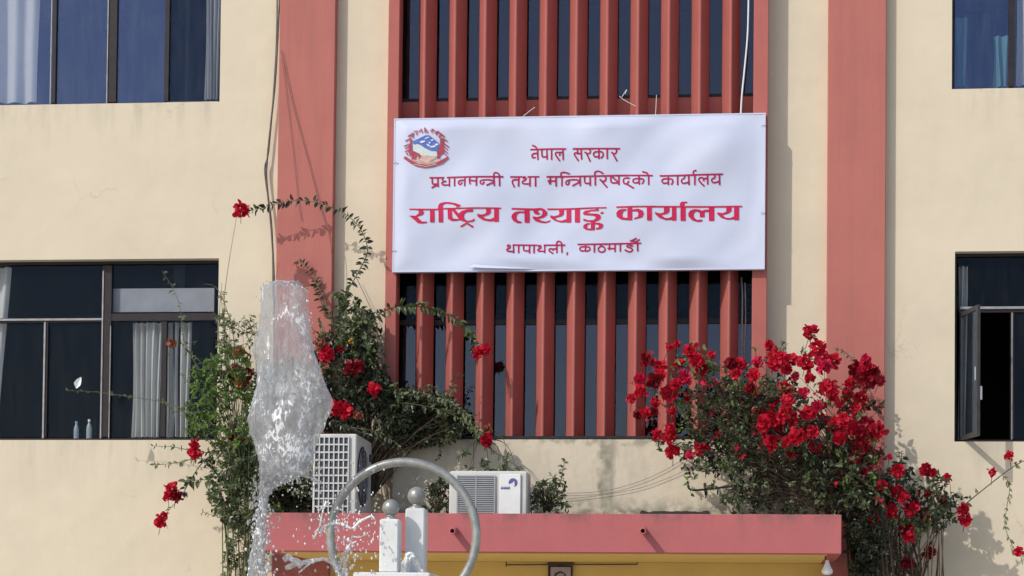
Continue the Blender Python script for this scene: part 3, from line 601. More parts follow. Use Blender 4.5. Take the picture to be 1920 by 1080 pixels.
# ------------------------------------------------------------------ air conditioners on the canopy
deck = cz1-.158
def acl():
    y0 = -1.55; x0 = X(586, 850, y0); x1 = X(668, 850, y0); y1 = y0+.85; zt = Z(620, 813, y0)
    A = empty('air_conditioner', ((x0+x1)/2, (y0+y1)/2, deck), 'tall white air conditioning unit with square coil grille behind the water jet', 'air conditioner')
    m = MB(); zb = deck+.06
    m.bbox(x0, x1, y0+.02, y1, zb, zt, .012); m.build('casing', M['acwhite'], A)
    gx0, gx1, gz0, gz1 = x0+.02, x1-.075, zb+.03, zt-.03
    m = MB(); m.box(gx0, gx1, y0+.012, y0+.018, gz0, gz1); m.build('coil', M['coil'], A)
    m = MB(); nxx, nzz = 7, int((gz1-gz0)/.068)
    for k in range(nxx+1):
        x = gx0+(gx1-gx0)*k/nxx; m.box(x-.0055, x+.0055, y0-.006, y0+.006, gz0-.006, gz1+.006)
    for k in range(nzz+1):
        z = gz1-(gz1-gz0)*k/nzz; m.box(gx0-.008, gx1+.008, y0-.003, y0+.009, z-.007, z+.007)
    m.build('grille', M['acwhite'], A)
    m = MB(); cy, czz, rr = (y0+y1)/2-.08, zt-.38, .29; n = 28
    m.add([(x1+.004, cy, czz)]+[(x1+.004, cy+rr*math.cos(2*math.pi*k/n), czz+rr*math.sin(2*math.pi*k/n)) for k in range(n)], [(0, k+1, (k+1) % n+1) for k in range(n)]); m.build('fan_opening', M['acdark'], A)
    m = MB()
    for k in range(1, 7):
        r_ = rr*k/6.5; m.tube([(x1+.014, cy+r_*math.cos(2*math.pi*j/24), czz+r_*math.sin(2*math.pi*j/24)) for j in range(25)], .003, 4)
    for k in range(8): m.tube([(x1+.016, cy, czz), (x1+.016, cy+rr*math.cos(math.pi*k/4), czz+rr*math.sin(math.pi*k/4))], .003, 4)
    m.build('fan_guard', M['acgrey'], A)
    for fy in (y0+.1, y1-.1): m = MB(); m.box(x0+.02, x1-.02, fy-.03, fy+.03, deck, zb); m.build('foot', M['acdark'], A)
    m = MB(); m.box(x1, x1+.012, y1-.14, y1-.09, zt-.2, zt-.13); m.build('handle_recess', M['acdark'], A)
acl()
def acr():
    y0 = -1.3; x0 = X(842, 920, y0); x1 = X(989, 920, y0); y1 = y0+.32; zt = Z(915, 883, y0)
    A = empty('air_conditioner', ((x0+x1)/2, (y0+y1)/2, deck), 'low wide white air conditioning unit with slatted front and blue emblem', 'air conditioner')
    zb = deck+.05; m = MB(); m.bbox(x0, x1, y0, y1, zb, zt, .015); m.build('casing', M['acwhite'], A)
    gx0, gx1, gz0, gz1 = X(858, 920, y0), X(928, 920, y0), zb+.05, zt-.05
    m = MB(); m.box(gx0, gx1, y0-.004, y0-.001, gz0, gz1); m.build('coil', M['coil'], A)
    m = MB(); n = 22
    for k in range(n+1):
        z = gz0+(gz1-gz0)*k/n; m.box(gx0-.006, gx1+.006, y0-.016, y0-.006, z-.006, z+.006)
    for x in (gx0, (gx0+gx1)/2, gx1): m.box(x-.006, x+.006, y0-.02, y0-.0165, gz0-.006, gz1+.006)
    m.build('slat_grille', M['acgrey'], A)
    px0, px1 = X(937, 920, y0), X(977, 920, y0)
    m = MB(); m.bbox(px0, px1, y0-.022, y0-.001, zb+.02, zt-.03, .006); pn = m.build('control_panel', M['white'], A)
    m = MB(); P = U(962, 905, y0-.024); n = 20; rr = .042
    m.add([(P.x, P.y, P.z+.004)]+[(P.x+rr*math.cos(R(200)-R(270)*k/n), P.y, P.z+rr*math.sin(R(200)-R(270)*k/n)) for k in range(n+1)], [(0, k+2, k+1) for k in range(n)])
    m.box(px0+.012, px0+.10, P.y, P.y+.0015, P.z-.062, P.z-.052)
    for k in range(7): m.box(px0+.014+k*.013, px0+.022+k*.013, P.y, P.y+.0015, P.z-.051, P.z-.038)
    m.build('logo', M['logoblue'], pn)
    m = MB(); m.add([(P.x-.008, P.y-.001, P.z-.03), (P.x+.016, P.y-.001, P.z-.03), (P.x+.012, P.y-.001, P.z+.012), (P.x+.002, P.y-.001, P.z+.012)], [(0, 1, 2, 3)]); m.build('logo_mark', M['white'], pn)
    for fx in (x0+.1, x1-.1): m = MB(); m.box(fx-.03, fx+.03, y0+.02, y1-.02, deck, zb); m.build('foot', M['acdark'], A)
acr()

# ------------------------------------------------------------------ curtains and bottles
def curtain(px0, px1, pyr, z0, z1, y, folds, label, group=None, skew=0, mm='curtain'):
    x0, x1 = X(px0, pyr, y), X(px1, pyr, y); m = MB(); n = folds*10; vs = []; fs = []; rows = 10
    for j in range(rows+1):
        for i in range(n+1):
            t = i/n; s_ = j/rows
            x = x0+(x1-x0)*t + skew*(1-s_)*(t)**1 + .012*math.sin(5*t+3*s_)
            vs.append((x, y+.035*math.sin(t*folds*2*math.pi)*(1+.3*math.sin(t*17))+.01*math.sin(s_*5+t*9), z0+(z1-z0)*s_))
    for j in range(rows):
        for i in range(n):
            k = j*(n+1)+i; fs.append((k, k+1, k+n+2, k+n+1))
    m.add(vs, fs, True); o = m.build('curtain', M[mm], None, ((x0+x1)/2, y, z0)); tag(o, label, 'curtain', group); return o
cyy = .24
zl0, zl1 = Z(200, 820, cyy), Z(200, 500, cyy); zu0, zu1 = Z(200, 190, cyy), 9.3
CG = 'white curtains behind the window glass'
curtain(-60, 72, 100, zu0, zu1, cyy, 4, 'white curtain at far left of the upper left window', CG)
curtain(384, 412, 100, zu0, zu1, cyy, 4, 'narrow bunched white curtain at right end of upper left window', CG)
curtain(-60, 16, 700, zl0, zl1, cyy, 3, 'white curtain drawn back at far left of the lower left window', CG, -.10)
curtain(248, 302, 700, zl0, Z(200, 606, cyy), cyy, 5, 'white pleated curtain left of the upright in lower left window', CG)
curtain(312, 356, 700, zl0, Z(200, 606, cyy), cyy, 4, 'white pleated curtain beside the climbing plant in lower left window', CG)
curtain(1796, 1812, 700, Z(1800, 825, cyy), Z(1800, 500, cyy), cyy, 3, 'narrow grey white curtain behind the open casement of lower right window', CG)
curtain(1905, 1960, 80, Z(1905, 160, cyy), 9.3, cyy, 3, 'pale curtain at the edge of the upper right window', CG)
curtain(1786, 1812, 80, Z(1800, 163, cyy), Z(1800, 34, cyy), cyy, 2, 'teal strip standing in for a reflected building at left edge of the upper right window', 'teal stand-ins for a reflection in the upper right window', 0, 'teal')  # cloth put in to imitate a teal building reflected in the pane
curtain(1862, 1890, 80, Z(1875, 163, cyy), Z(1875, 68, cyy), cyy, 2, 'short teal strip standing in for a reflected building left of the upright in upper right window', 'teal stand-ins for a reflection in the upper right window', 0, 'teal')
# even grey panel stands in for an opened transom sash mirroring the sky
m = MB(); x0, x1 = X(207, 560, .2), X(402, 560, .2); zt, zb = Z(300, 541, .2), Z(300, 583, .2)
m.box(x0, x1, .19, .2, zb, zt); m.box(x0, x1, .186, .204, zb-.012, zb+.004)
tag(m.build('grey_sash_panel', M['frost'], None, (x0, .2, zb)), 'pale grey panel standing in for a sky reflection in the lower left transom', 'blind')
zs0 = openings['ll'][2]
for px, h, lb in ((143, .205, 'clear plastic bottle with narrow neck, left of two on window sill'), (167, .225, 'clear plastic bottle with white cap, right of two on window sill')):
    p = U(px, 815, .205); bt_ = empty('bottle', (p.x, .205, zs0), lb, 'bottle', 'plastic bottles on the window sill')
    k = h/.22; m = MB(); m.lathe((p.x, .205, zs0+.001), [(.026*k, 0), (.03*k, .006), (.03*k, .05), (.027*k, .06), (.03*k, .07), (.03*k, .14), (.022*k, .17*k), (.012, .19*k), (.012, h-.012)], 16)
    m.build('bottle_body', M['bottle'], bt_)
    m = MB(); m.lathe((p.x, .205, zs0+h-.012), [(.015, 0), (.015, .02), (.012, .022)], 12); m.build('bottle_cap', M['white'] if px > 150 else M['bottle'], bt_)

# ------------------------------------------------------------------ cables
def spline(P, sub=6):
    o = []; n = len(P)
    for i in range(n-1):
        p0, p1, p2, p3 = P[max(i-1, 0)], P[i], P[i+1], P[min(i+2, n-1)]
        for k in range(sub):
            t = k/sub; o.append(.5*((2*p1)+(p2-p0)*t+(2*p0-5*p1+4*p2-p3)*t*t+(3*p1-p0-3*p2+p3)*t**3))
    o.append(P[-1]); return o
def path(pts, y, sub=6):
    P = [U(p[0], p[1], p[2] if len(p) > 2 else y) for p in pts]; return spline(P, sub)
def cable(name, pts, y, r, matn, label, cat='cable', group=None, extra=()):
    m = MB(); P = path(pts, y); m.tube(P, r, 6)
    for e in extra: m.tube(path(e, y), r*.8, 5)
    return tag(m.build(name, M[matn], None, P[-1]), label, cat, group)
cable('cable', [(526,-60),(524,0),(517,140),(508,230),(501,300),(500,340),(508,420),(513,500),(514,560),(514,760)], -.05, .010, 'cable', 'thick grey cable hanging beside the left pilaster', 'cable', None,
      [[(520,-60),(519,60),(514,160),(504,280),(497,312),(499,345),(510,430),(512,560)]])
cable('wire', [(528,95),(548,190),(575,290),(600,385),(620,455),(622,520)], -.14, .003, 'cable', 'thin dark wire slanting down across the left pilaster', 'wire')
cable('wire', [(529,110),(545,240),(560,380),(566,415)], -.135, .002, 'cable', 'faint thin wire left of the slanting one on left pilaster', 'wire')
cable('wire', [(668,520),(700,590),(712,640)], -.06, .003, 'cable', 'short thin wire on cream wall beside the left screen jamb', 'wire')
cable('cord', [(1404,-40),(1402,60),(1396,130),(1391,180),(1389,216)], -.215, .009, 'white', 'white cord hanging in the rightmost gap of the upper fins', 'cord')
cable('cord', [(1390,520),(1392,560),(1391,640),(1392,690)], .03, .010, 'framel', 'grey cord hanging in the rightmost gap below the sign', 'cord', None, [[(1397,530),(1398,600),(1395,680)]])
for pts, lb in (([(981,218),(992,209),(1003,201)], 'white scrap of wire above sign left of middle'), ([(1161,180),(1168,186),(1180,193),(1192,199)], 'pale broken slat leaning above the sign'), ([(1231,178),(1230,200),(1229,216)], 'thin upright twig above the right half of sign'), ([(1172,176),(1175,168),(1166,182)], 'short pale twig caught on a fin above sign')):
    cable('twig', pts, -.21, .003, 'white', lb, 'scrap')
cable('wire', [(1060,925),(1120,922),(1170,912),(1230,890),(1300,850),(1340,820)], -.25, .0020, 'cable', 'thin sagging wire on the stained parapet, upper of two', 'wire')
cable('wire', [(1060,936),(1130,928),(1200,915),(1260,893),(1310,870)], -.25, .0020, 'cable', 'thin sagging wire on the stained parapet, lower of two', 'wire')
cable('hose', [(1289,902),(1295,918),(1330,917),(1370,912),(1400,912)], -.9, .010, 'black', 'short black pipe bracket under the red bougainvillea', 'pipe')

# ------------------------------------------------------------------ under the canopy: conduit, notice, lamp
CG0 = -.06
m = MB()
for a, b in (((948,1047),(1195,1047)), ((948,1059),(1195,1058)), ((949,1047),(949,1063)), ((1195,1046),(1195,1059))):
    m.tube([U(*a, CG0), U(*b, CG0)], .006, 6)
tag(m.build('conduit_frame', M['stem'], None, U(1070, 1060, CG0)), 'thin dark conduit frame on the ochre wall under the canopy', 'conduit')
NP = empty('notice_board', U(1050, 1080, -.05), 'small pale notice with dark drawing under the canopy', 'notice')
a, b = U(1028, 1060, -.05), U(1074, 1060, -.05)
m = MB(); m.box(a.x, b.x, -.05, -.03, a.z-.42, a.z); m.build('notice_sheet', M['plate'], NP)
m = MB(); m.box(a.x, a.x+.022, -.056, -.051, a.z-.42, a.z); m.box(b.x-.018, b.x, -.056, -.051, a.z-.42, a.z); m.box(a.x+.023, b.x-.019, -.056, -.051, a.z-.016, a.z)
for k in range(8):
    t = math.pi*k/7; cxm = (a.x+b.x)/2
    m.tube([(cxm-.055*math.cos(t)*(1+.2*(k % 2)), -.054, a.z-.13+.06*math.sin(t)), (cxm-.05*math.cos(t+.4), -.054, a.z-.13+.065*math.sin(t+.4))], .008, 5)
m.build('notice_print', M['plated'], NP)
m = MB(); m.box(a.x-.005, b.x+.005, -.07, -.03, a.z+.012, a.z+.03); m.build('notice_bracket', M['stem'], NP)
LP_ = U(1551, 1040, CY+.2)
LM = empty('lamp', (LP_.x, LP_.y, cz0), 'white bulb lamp hanging from right corner of the canopy', 'lamp')
p = U(1551, 1060, CY+.2); m = MB(); m.tube([(p.x-.02, p.y, cz0+.01), (p.x-.012, p.y, p.z+.055), (p.x-.003, p.y, p.z+.03)], .006, 6); m.build('flex', M['black'], LM)
m = MB(); m.lathe((p.x, p.y, p.z), [(.012, .05), (.017, .045), (.02, .02), (.032, -.01), (.05, -.045), (.052, -.06), (.046, -.075), (.025, -.088), (.004, -.092)][::-1], 20); m.build('bulb', M['white'], LM)

# ------------------------------------------------------------------ plants
def leaf(m, p, d, nrm, L, W):
    d = d.normalized(); s = d.cross(nrm)
    if s.length < .05: s = d.cross(Vector((.3, .9, .2)))
    s.normalize(); n = s.cross(d).normalized(); cup = n*(W*.28)
    m.add([p, p+d*L*.34+s*W*.5+cup, p+d*L*.7+s*W*.36+cup*.8-n*L*.05, p+d*L-n*L*.12, p+d*L*.7-s*W*.36+cup*.8-n*L*.05, p+d*L*.34-s*W*.5+cup],
          [(0, 1, 2, 3), (0, 3, 4, 5)])
def petal(m, p, d, nrm, L, W):
    d = d.normalized(); s = d.cross(nrm)
    if s.length < .05: s = d.cross(Vector((.3, .9, .2)))
    s.normalize(); n = s.cross(d).normalized(); cup = n*(W*.22)
    m.add([p, p+d*L*.25+s*W*.42+cup, p+d*L*.62+s*W*.5+cup, p+d*L*.92+s*W*.24+cup*.4, p+d*L*.92-s*W*.24+cup*.4, p+d*L*.62-s*W*.5+cup, p+d*L*.25-s*W*.42+cup, p+d*L*.6],
          [(0, 1, 7), (1, 2, 7), (2, 3, 7), (3, 4, 7), (4, 5, 7), (5, 6, 7), (6, 0, 7)], True)
def rv(): 
    while True:
        v = Vector((rnd.uniform(-1, 1), rnd.uniform(-1, 1), rnd.uniform(-1, 1)))
        if .05 < v.length < 1: return v.normalized()
def inside(pt, poly):
    x, y = pt; c = False; n = len(poly)
    for i in range(n):
        x1, y1 = poly[i]; x2, y2 = poly[(i+1) % n]
        if (y1 > y) != (y2 > y) and x < (x2-x1)*(y-y1)/(y2-y1)+x1: c = not c
    return c
def bract_mesh(name, n, r, mm):
    m = MB()
    for i in range(n):
        d = rv(); d.y = -abs(d.y)*.9+.25*d.y; d.normalize()
        p = d*r*rnd.uniform(.2, .55); up = (d+rv()*.6).normalized()
        petal(m, p, (rv()*.9+d*.45), up, r*rnd.uniform(.5, .75), r*rnd.uniform(.5, .72))
    o = m.build(name, mm); me = o.data; bpy.data.objects.remove(o); return me
FL = {k: [bract_mesh('flower', n, .105, M[k]) for n in (40, 46, 52, 44)] for k in ('red', 'redd', 'rust', 'pinkb')}
FL['yellow'] = [bract_mesh('flower', 14, .05, M['yellow'])]
class Plant:
    def __init__(s, name, base, label, cat='plant', group=None):
        s.e = empty(name, base, label, cat, group); s.base = Vector(base); s.st = MB(); s.lf = {}; s.nf = 0
    def L(s, k): return s.lf.setdefault(k, MB())
    def flower(s, px, py, y, size=1.0, kind='red', label=None):
        p = U(px, py, y); me = rnd.choice(FL[kind]); o = bpy.data.objects.new('flower', me); col.objects.link(o)
        o.parent = s.e; o.location = p-s.base; o.rotation_euler = (rnd.uniform(-.5, .5), rnd.uniform(0, 6.28), rnd.uniform(-.5, .5))
        k = size*rnd.uniform(.88, 1.12); o.scale = (k, k, k)
        if label: o['label'] = label
        s.st.tube([p, p+Vector((rnd.uniform(-.05, .05), .05, -.12))], .003, 4)
    def strand(s, pts, y, r0=.006, r1=.002, leaves=0, L=(.04, .06), W=.6, mk='leaf', droop=.3, rng=None, tilt=0):
        P = path(pts, y, 5); n = len(P)
        s.st.tube(P, [r0+(r1-r0)*i/(n-1) for i in range(n)], 5)
        for k in range(leaves):
            t = rng[0]+(rng[1]-rng[0])*rnd.random() if rng else min(1, max(0, (k+rnd.uniform(-1.2, 2.2))/leaves))
            f = t*(n-1); i = min(int(f), n-2); p = P[i].lerp(P[i+1], f-i); tg = (P[i+1]-P[i]).normalized()
            sd = tg.cross(Vector((0, -1, 0))).normalized()*(1 if k % 2 else -1)
            d = (sd*.8+tg*.45+rv()*.35+Vector((0, -.25, -droop))).normalized()
            ll = rnd.uniform(L[0]*.6, L[1]*1.1); leaf(s.L(mk), p, d, (rv()*.8+Vector((-.2, -.6, .7))).normalized(), ll, ll*W)
    def clump(s, p, nl, size, L, mk, W=.6):
        ax = (rv()+Vector((0, -.25, .35))).normalized()*size
        s.st.tube([p-ax*.5, p+ax*.5], .0025, 4, caps=False)
        for k in range(nl):
            t = rnd.random()-.5; q = p+ax*t; d = (rv()+ax.normalized()*.5+Vector((0, -.15, -.1))).normalized(); ll = rnd.uniform(*L)
            leaf(s.L(mk), q, d, (rv()*.7+Vector((-.2, -.5, .7))).normalized(), ll, ll*W)
    def mass(s, poly, y0, y1, n, nl, size, L, mks, roots, W=.6, gap=.42, stems=.5):
        bx = [min(p[0] for p in poly), max(p[0] for p in poly), min(p[1] for p in poly), max(p[1] for p in poly)]; c = 0; tries = 0
        while c < n and tries < n*60:
            tries += 1
            q = (rnd.uniform(bx[0], bx[1]), rnd.uniform(bx[2], bx[3]))
            if not inside(q, poly): continue
            y = rnd.uniform(y0, y1); p = U(q[0], q[1], y)
            if noise.noise(p*2.6+Vector((5, 1, 2)))+.5 < gap*rnd.uniform(.6, 1.2): continue
            s.clump(p, nl, size, L, rnd.choice(mks), W); c += 1
            if rnd.random() < stems:
                r = rnd.choice(roots); a = U(*r); mid = a.lerp(p, .55)+Vector((rnd.uniform(-.08, .08), rnd.uniform(-.08, .08), .12))
                s.st.tube(spline([a, mid, p], 4), [.006-.0045*i/8 for i in range(9)], 4, caps=False)
    def done(s, sm='stem'):
        s.st.build('stem', M[sm], s.e)
        for k, m in s.lf.items(): m.build('foliage', M[k], s.e)

# --- big red bougainvillea on the right of the canopy
P1 = Plant('bougainvillea', (U(1640, 1080, -.9).x, -.9, 0), 'large bougainvillea covered in red blooms over right end of canopy', 'plant')
rt1 = [(1640, 965, -.8), (1600, 985, -.6), (1665, 990, -.9), (1560, 955, -.9), (1480, 955, -.8)]
base1 = Vector((U(1640, 1080, -.9).x, -.9, 0.0))
for r in rt1[:3]:
    a = U(*r)
    for k in range(5): P1.st.tube(spline([base1+Vector((rnd.uniform(-.12, .12), rnd.uniform(-.15, .15), 0)), base1.lerp(a, .5)+Vector((rnd.uniform(-.1, .25), rnd.uniform(-.1, .1), 0)), a+Vector((rnd.uniform(-.1, .1), 0, 0))], 6), .011, 5)
for r in rt1[3:]: P1.st.tube(spline([U(*rt1[0]), (U(*rt1[0])+U(*r))/2+Vector((0, 0, .1)), U(*r)], 5), .012, 5)
core = [(1300,735),(1380,705),(1450,715),(1545,770),(1600,850),(1640,930),(1650,962),(1370,958),(1330,900),(1310,850),(1280,800)]
outer = [(1230,700),(1300,655),(1400,668),(1450,645),(1520,655),(1545,700),(1600,740),(1650,830),(1660,960),(1560,960),(1430,800),(1360,958),(1290,915),(1285,860),(1235,830),(1260,780)]
P1.mass(core, -1.35, -.35, 560, 12, .18, (.022, .066), ['leafd', 'leafd', 'leaf', 'leafp'], rt1, .55, .4, .4)
P1.mass(outer, -1.3, -.4, 240, 9, .17, (.025, .075), ['leaf', 'leafp', 'leafd', 'leafp', 'leafb'], rt1, .55, .46, .3)
P1.mass([(1560,800),(1600,700),(1650,760),(1660,960),(1580,960)], -1.0, -.3, 90, 8, .16, (.04, .075), ['leafr', 'leafr', 'leafd'], rt1, .6, .4, .2)
for st in ([(1320,880),(1290,850),(1262,825),(1240,815)], [(1330,890),(1300,870),(1262,850),(1236,846)], [(1310,700),(1302,670),(1300,645)], [(1520,700),(1519,660),(1520,625)], [(1560,720),(1610,740),(1650,715)], [(1300,760),(1240,740),(1180,718)]):
    P1.strand(st, -.9, .005, .002, 12, mk='leaf')
P1.mass([(1290,690),(1400,690),(1560,720),(1655,800),(1650,950),(1560,940),(1480,860),(1320,860)], -1.35, -.7, 95, 4, .10, (.03, .05), ['red', 'redd', 'red', 'pinkb'], rt1, .8, .2, .1)
P1.strand([(1605,700),(1596,672),(1580,658),(1563,652)], -.5, .004, .002, 22, (.03, .045), .6, 'leafp')
f6 = [(150,310,1.15),(230,360,1.15),(80,460,1),(190,470,1.15),(240,440,1),(90,560,1.1),(15,610,.75),(200,650,1.1),(65,735,.9),(130,730,.8),(190,720,.9),(220,895,.9),(320,860,.9),(320,925,.9),(310,210,.6),(375,190,.5),(480,250,1.2),(530,310,1.2),(560,380,1.2),(390,340,.9),(360,500,1),(310,570,1.2),(420,450,.9),(640,270,.8),(790,335,1),(860,350,.9),(830,420,.8),(1000,340,1),(970,440,1),(340,1035,1),(480,1060,.9),(550,1000,1),(450,600,.8),(330,710,.8),(940,530,.9),(1010,700,1.1),(1050,830,1.1),(1070,930,1)]
f7 = [(85,195,.95),(395,85,.75),(440,70,.75),(405,130,.5),(475,220,1.1),(500,290,1.1),(585,310,1),(525,360,1),(380,335,1.15),(260,310,1.1),(190,300,1),(140,340,1.1),(120,270,.9),(220,380,1),(300,440,.9),(410,460,.9),(545,515,1),(585,575,1),(360,560,.8),(210,540,1.1),(235,620,1.1),(130,640,.8),(460,670,1),(400,720,1.1),(220,720,1.2),(280,770,1.2),(100,740,1.1),(50,800,1.1),(150,800,1.3),(110,960,1.1),(230,950,.8),(510,770,1),(410,800,1),(430,870,1.1),(340,880,1.1),(300,910,1.1),(640,840,1),(610,800,.9),(680,780,.9),(445,990,1),(720,490,1),(840,310,.9),(780,390,1.1),(850,370,1.1),(890,400,1.1),(860,470,1.2),(955,470,1.1),(700,590,1),(800,600,1.1),(640,650,.8),(770,700,1.1),(800,780,1.1),(780,860,1),(720,850,1),(910,870,1.3),(810,970,1.2),(640,920,1),(1030,1060,.5),(270,1060,.8)]
def depth_of(px): return -1.0+.35*((px-1420)/240)**2*(1 if px > 1420 else .5)+rnd.uniform(-.35, .2)
for x, y, sz in f6: px, py = 1180+x/4.154, 600+y/4.154; P1.flower(px, py, depth_of(px)-.25, sz*rnd.uniform(.60, .84), rnd.choice(('red', 'red', 'red', 'redd', 'pinkb', 'red')))
for x, y, sz in f7: px, py = 1420+x/4.154, 600+y/4.154; P1.flower(px, py, depth_of(px)-.25, sz*rnd.uniform(.60, .84), rnd.choice(('red', 'red', 'red', 'redd', 'pinkb', 'red')))
P1.done()

# --- second bush, right of the canopy, with a long spray
bx2 = U(1700, 1080, -.6).x
P2 = Plant('bougainvillea', (bx2, -.6, 0), 'loose bougainvillea beside the canopy end with long spray across right wall', 'plant')
rt2 = [(1690, 1085, -.6), (1730, 1085, -.5), (1650, 1085, -.7)]
for k in range(40):
    tx, ty = rnd.uniform(1600, 1770), rnd.uniform(960, 1040); yy = rnd.uniform(-.85, -.35); a = Vector((bx2+rnd.uniform(-.2, .2), -.6+rnd.uniform(-.1, .1), 0)); b = U(tx, ty, yy)
    P2.st.tube(spline([a, a.lerp(b, .6)+Vector((rnd.uniform(-.05, .1), 0, .05)), b], 6), [.011-.006*i/12 for i in range(13)], 5)
P2.mass([(1590,965),(1640,900),(1700,860),(1760,890),(1800,930),(1795,980),(1740,1000),(1660,1010)], -.9, -.35, 110, 9, .16, (.04, .075), ['leafd', 'leaf', 'leafp', 'leafd'], rt2, .55, .42, .3)
P2.mass([(1590,965),(1650,930),(1665,1000),(1640,1085),(1600,1085)], -1.1, -.4, 210, 10, .16, (.035, .06), ['leafd'], rt2, .55, .3, .3)
P2.strand([(1715,1075),(1735,1035),(1765,990),(1805,950),(1860,905),(1905,872),(1950,850)], -.55, .008, .004, 10, (.05, .08), .6, 'leafp', rng=(.5, 1))
P2.strand([(1880,893),(1893,910),(1888,950),(1884,985),(1897,1020),(1902,1032)], -.55, .004, .002, 34, (.035, .06), .5, 'leafp', .7)
P2.strand([(1775,990),(1755,970),(1735,950),(1722,930)], -.5, .005, .003, 8, mk='leaf')
P2.strand([(1745,985),(1725,978),(1690,977),(1665,979)], -.7, .005, .003, 26, (.05, .08), .6, 'leafb')
P2.strand([(1700,900),(1692,870),(1690,845)], -.5, .005, .003, 24, (.04, .07), .5, 'leafp', .6)
P2.strand([(1783,940),(1782,915),(1780,900)], -.5, .003, .002, 0)
f8 = [(270,120,1.1),(300,30,1.2),(230,240,1.3),(555,320,1),(755,315,1.05),(800,335,.7),(910,375,.8),(490,490,1.1),(420,580,1),(600,520,1),(510,610,1.1),(650,600,1.1),(380,670,1),(770,480,.6),(870,530,.9),(750,650,.8),(820,680,.7),(1020,590,1.05),(1040,670,1),(620,745,1.2),(630,800,.9),(620,995,1),(780,910,1),(1235,330,.8),(1360,215,.75),(1435,905,.9),(40,520,.9),(280,250,1),(150,90,.8),(190,330,.9),(330,320,.8),(350,180,.9),(110,250,.7),(440,430,.9),(250,420,.8),(330,480,1),(560,450,.7),(680,560,.7),(400,690,.8),(700,480,.5)]  # several of these blooms visually belong to the large bush
for x, y, sz in f8:
    px, py = 1540+x/3.857, 800+y/3.857; P2.flower(px, py, -.58 if px > 1720 else rnd.uniform(-1.0, -.6), sz*.72, 'redd' if (x, y) in ((620,995),(780,910),(870,530)) else 'red')
P2.done()

# --- left climbing bougainvillea
bx3 = U(455, 1080, -.6).x
P3 = Plant('bougainvillea', (bx3, -.6, 0), 'tall leafy bougainvillea left of the canopy behind the water jet with few red blooms', 'plant')
rt3 = [(455, 1085, -.6), (440, 1000, -.55), (470, 1040, -.6)]
for k in range(22):
    a = Vector((bx3+rnd.uniform(-.16, .16), -.6+rnd.uniform(-.12, .12), 0)); b = U(rnd.uniform(410, 500), rnd.uniform(760, 960), rnd.uniform(-.75, -.35))
    P3.st.tube(spline([a, a.lerp(b, .5)+Vector((rnd.uniform(-.06, .06), 0, 0)), b], 7), [.012-.007*i/14 for i in range(15)], 5)
rt3b = [(440, 950, -.5), (470, 940, -.6), (450, 880, -.5)]
P3.mass([(360,700),(415,655),(445,640),(475,690),(470,800),(470,840),(400,835),(350,815),(348,745)], -.85, -.3, 270, 12, .13, (.02, .055), ['leafb', 'leafb', 'leaf'], rt3b, .6, .38, .2)
P3.mass([(375,830),(475,830),(500,900),(490,960),(430,990),(400,945),(380,890)], -.85, -.3, 170, 9, .15, (.035, .065), ['leafp', 'leaf', 'leafd'], rt3b, .6, .4, .25)
P3.mass([(480,700),(540,670),(600,690),(600,800),(585,960),(480,960)], -.75, -.2, 380, 10, .15, (.03, .055), ['leaf', 'leafd', 'leafb', 'leafp'], rt3b, .6, .4, .2)
P3.mass([(430,960),(495,960),(500,1085),(420,1085)], -.85, -.35, 85, 8, .14, (.035, .06), ['leafp', 'leaf', 'leafd'], rt3, .5, .42, .3)
P3.mass([(405,560),(425,600),(480,600),(470,660),(415,660)], -.6, -.2, 34, 7, .12, (.03, .05), ['leafp', 'leaf'], rt3b, .5, .3, .2)
for st in ([(420,720),(410,640),(412,580),(416,530)], [(432,720),(424,640),(420,570),(428,500),(444,405)], [(440,700),(436,620),(410,545),(384,532)], [(425,690),(418,600),(414,545)]):
    P3.strand(st, -.5, .006, .002, 22, (.03, .05), .5, 'leafp', .4, (.05, .62))
P3.strand([(372,690),(345,640),(340,590),(328,548),(304,508)], -.55, .005, .002, 26, (.04, .065), .45, 'leafp', .5)
P3.strand([(370,640),(350,645),(330,645)], -.55, .004, .002, 8, (.03, .05), .5, 'leafd', .4)
P3.strand([(360,775),(310,755),(250,745),(190,736),(126,732)], -.6, .005, .0015, 40, (.02, .034), .6, 'leafp', .2)
P3.strand([(360,790),(325,770),(300,745)], -.55, .004, .002, 12, (.03, .05), .5, 'leaf', .3)
leaf(P3.L('white'), U(143, 729, -.62), Vector((.35, 0, 1)), Vector((0, -1, .2)), .13, .075)
P3.strand([(420,840),(385,862),(360,895),(340,930),(318,955),(302,975)], -.6, .007, .002, 28, (.045, .075), .55, 'leafd', .4)
P3.strand([(400,850),(360,845),(325,838),(285,836)], -.55, .005, .002, 30, (.03, .05), .55, 'leaf', .4)
P3.strand([(410,865),(370,860),(330,868),(290,872)], -.55, .005, .002, 34, (.035, .055), .55, 'leafp', .4)
P3.strand([(400,900),(372,900),(350,905)], -.55, .005, .002, 18, (.06, .10), .6, 'leafp', .4)
P3.strand([(400,760),(375,735),(352,715),(338,700)], -.6, .004, .002, 26, (.03, .05), .5, 'leafp', .3)
P3.strand([(395,720),(385,690),(365,668),(350,660)], -.6, .004, .002, 24, (.03, .05), .5, 'leaf', .3)
P3.strand([(470,640),(450,612),(432,600),(418,610)], -.5, .004, .002, 26, (.035, .055), .5, 'leafp', .3)
P3.strand([(480,630),(468,605),(475,590)], -.45, .004, .002, 16, (.035, .055), .5, 'leaf', .3)
P3.strand([(420,800),(390,795),(365,800),(352,812)], -.65, .004, .002, 26, (.03, .05), .5, 'leafb', .3)
P3.strand([(440,950),(405,965),(380,960)], -.5, .004, .002, 16, (.03, .05), .5, 'leafp', .3)
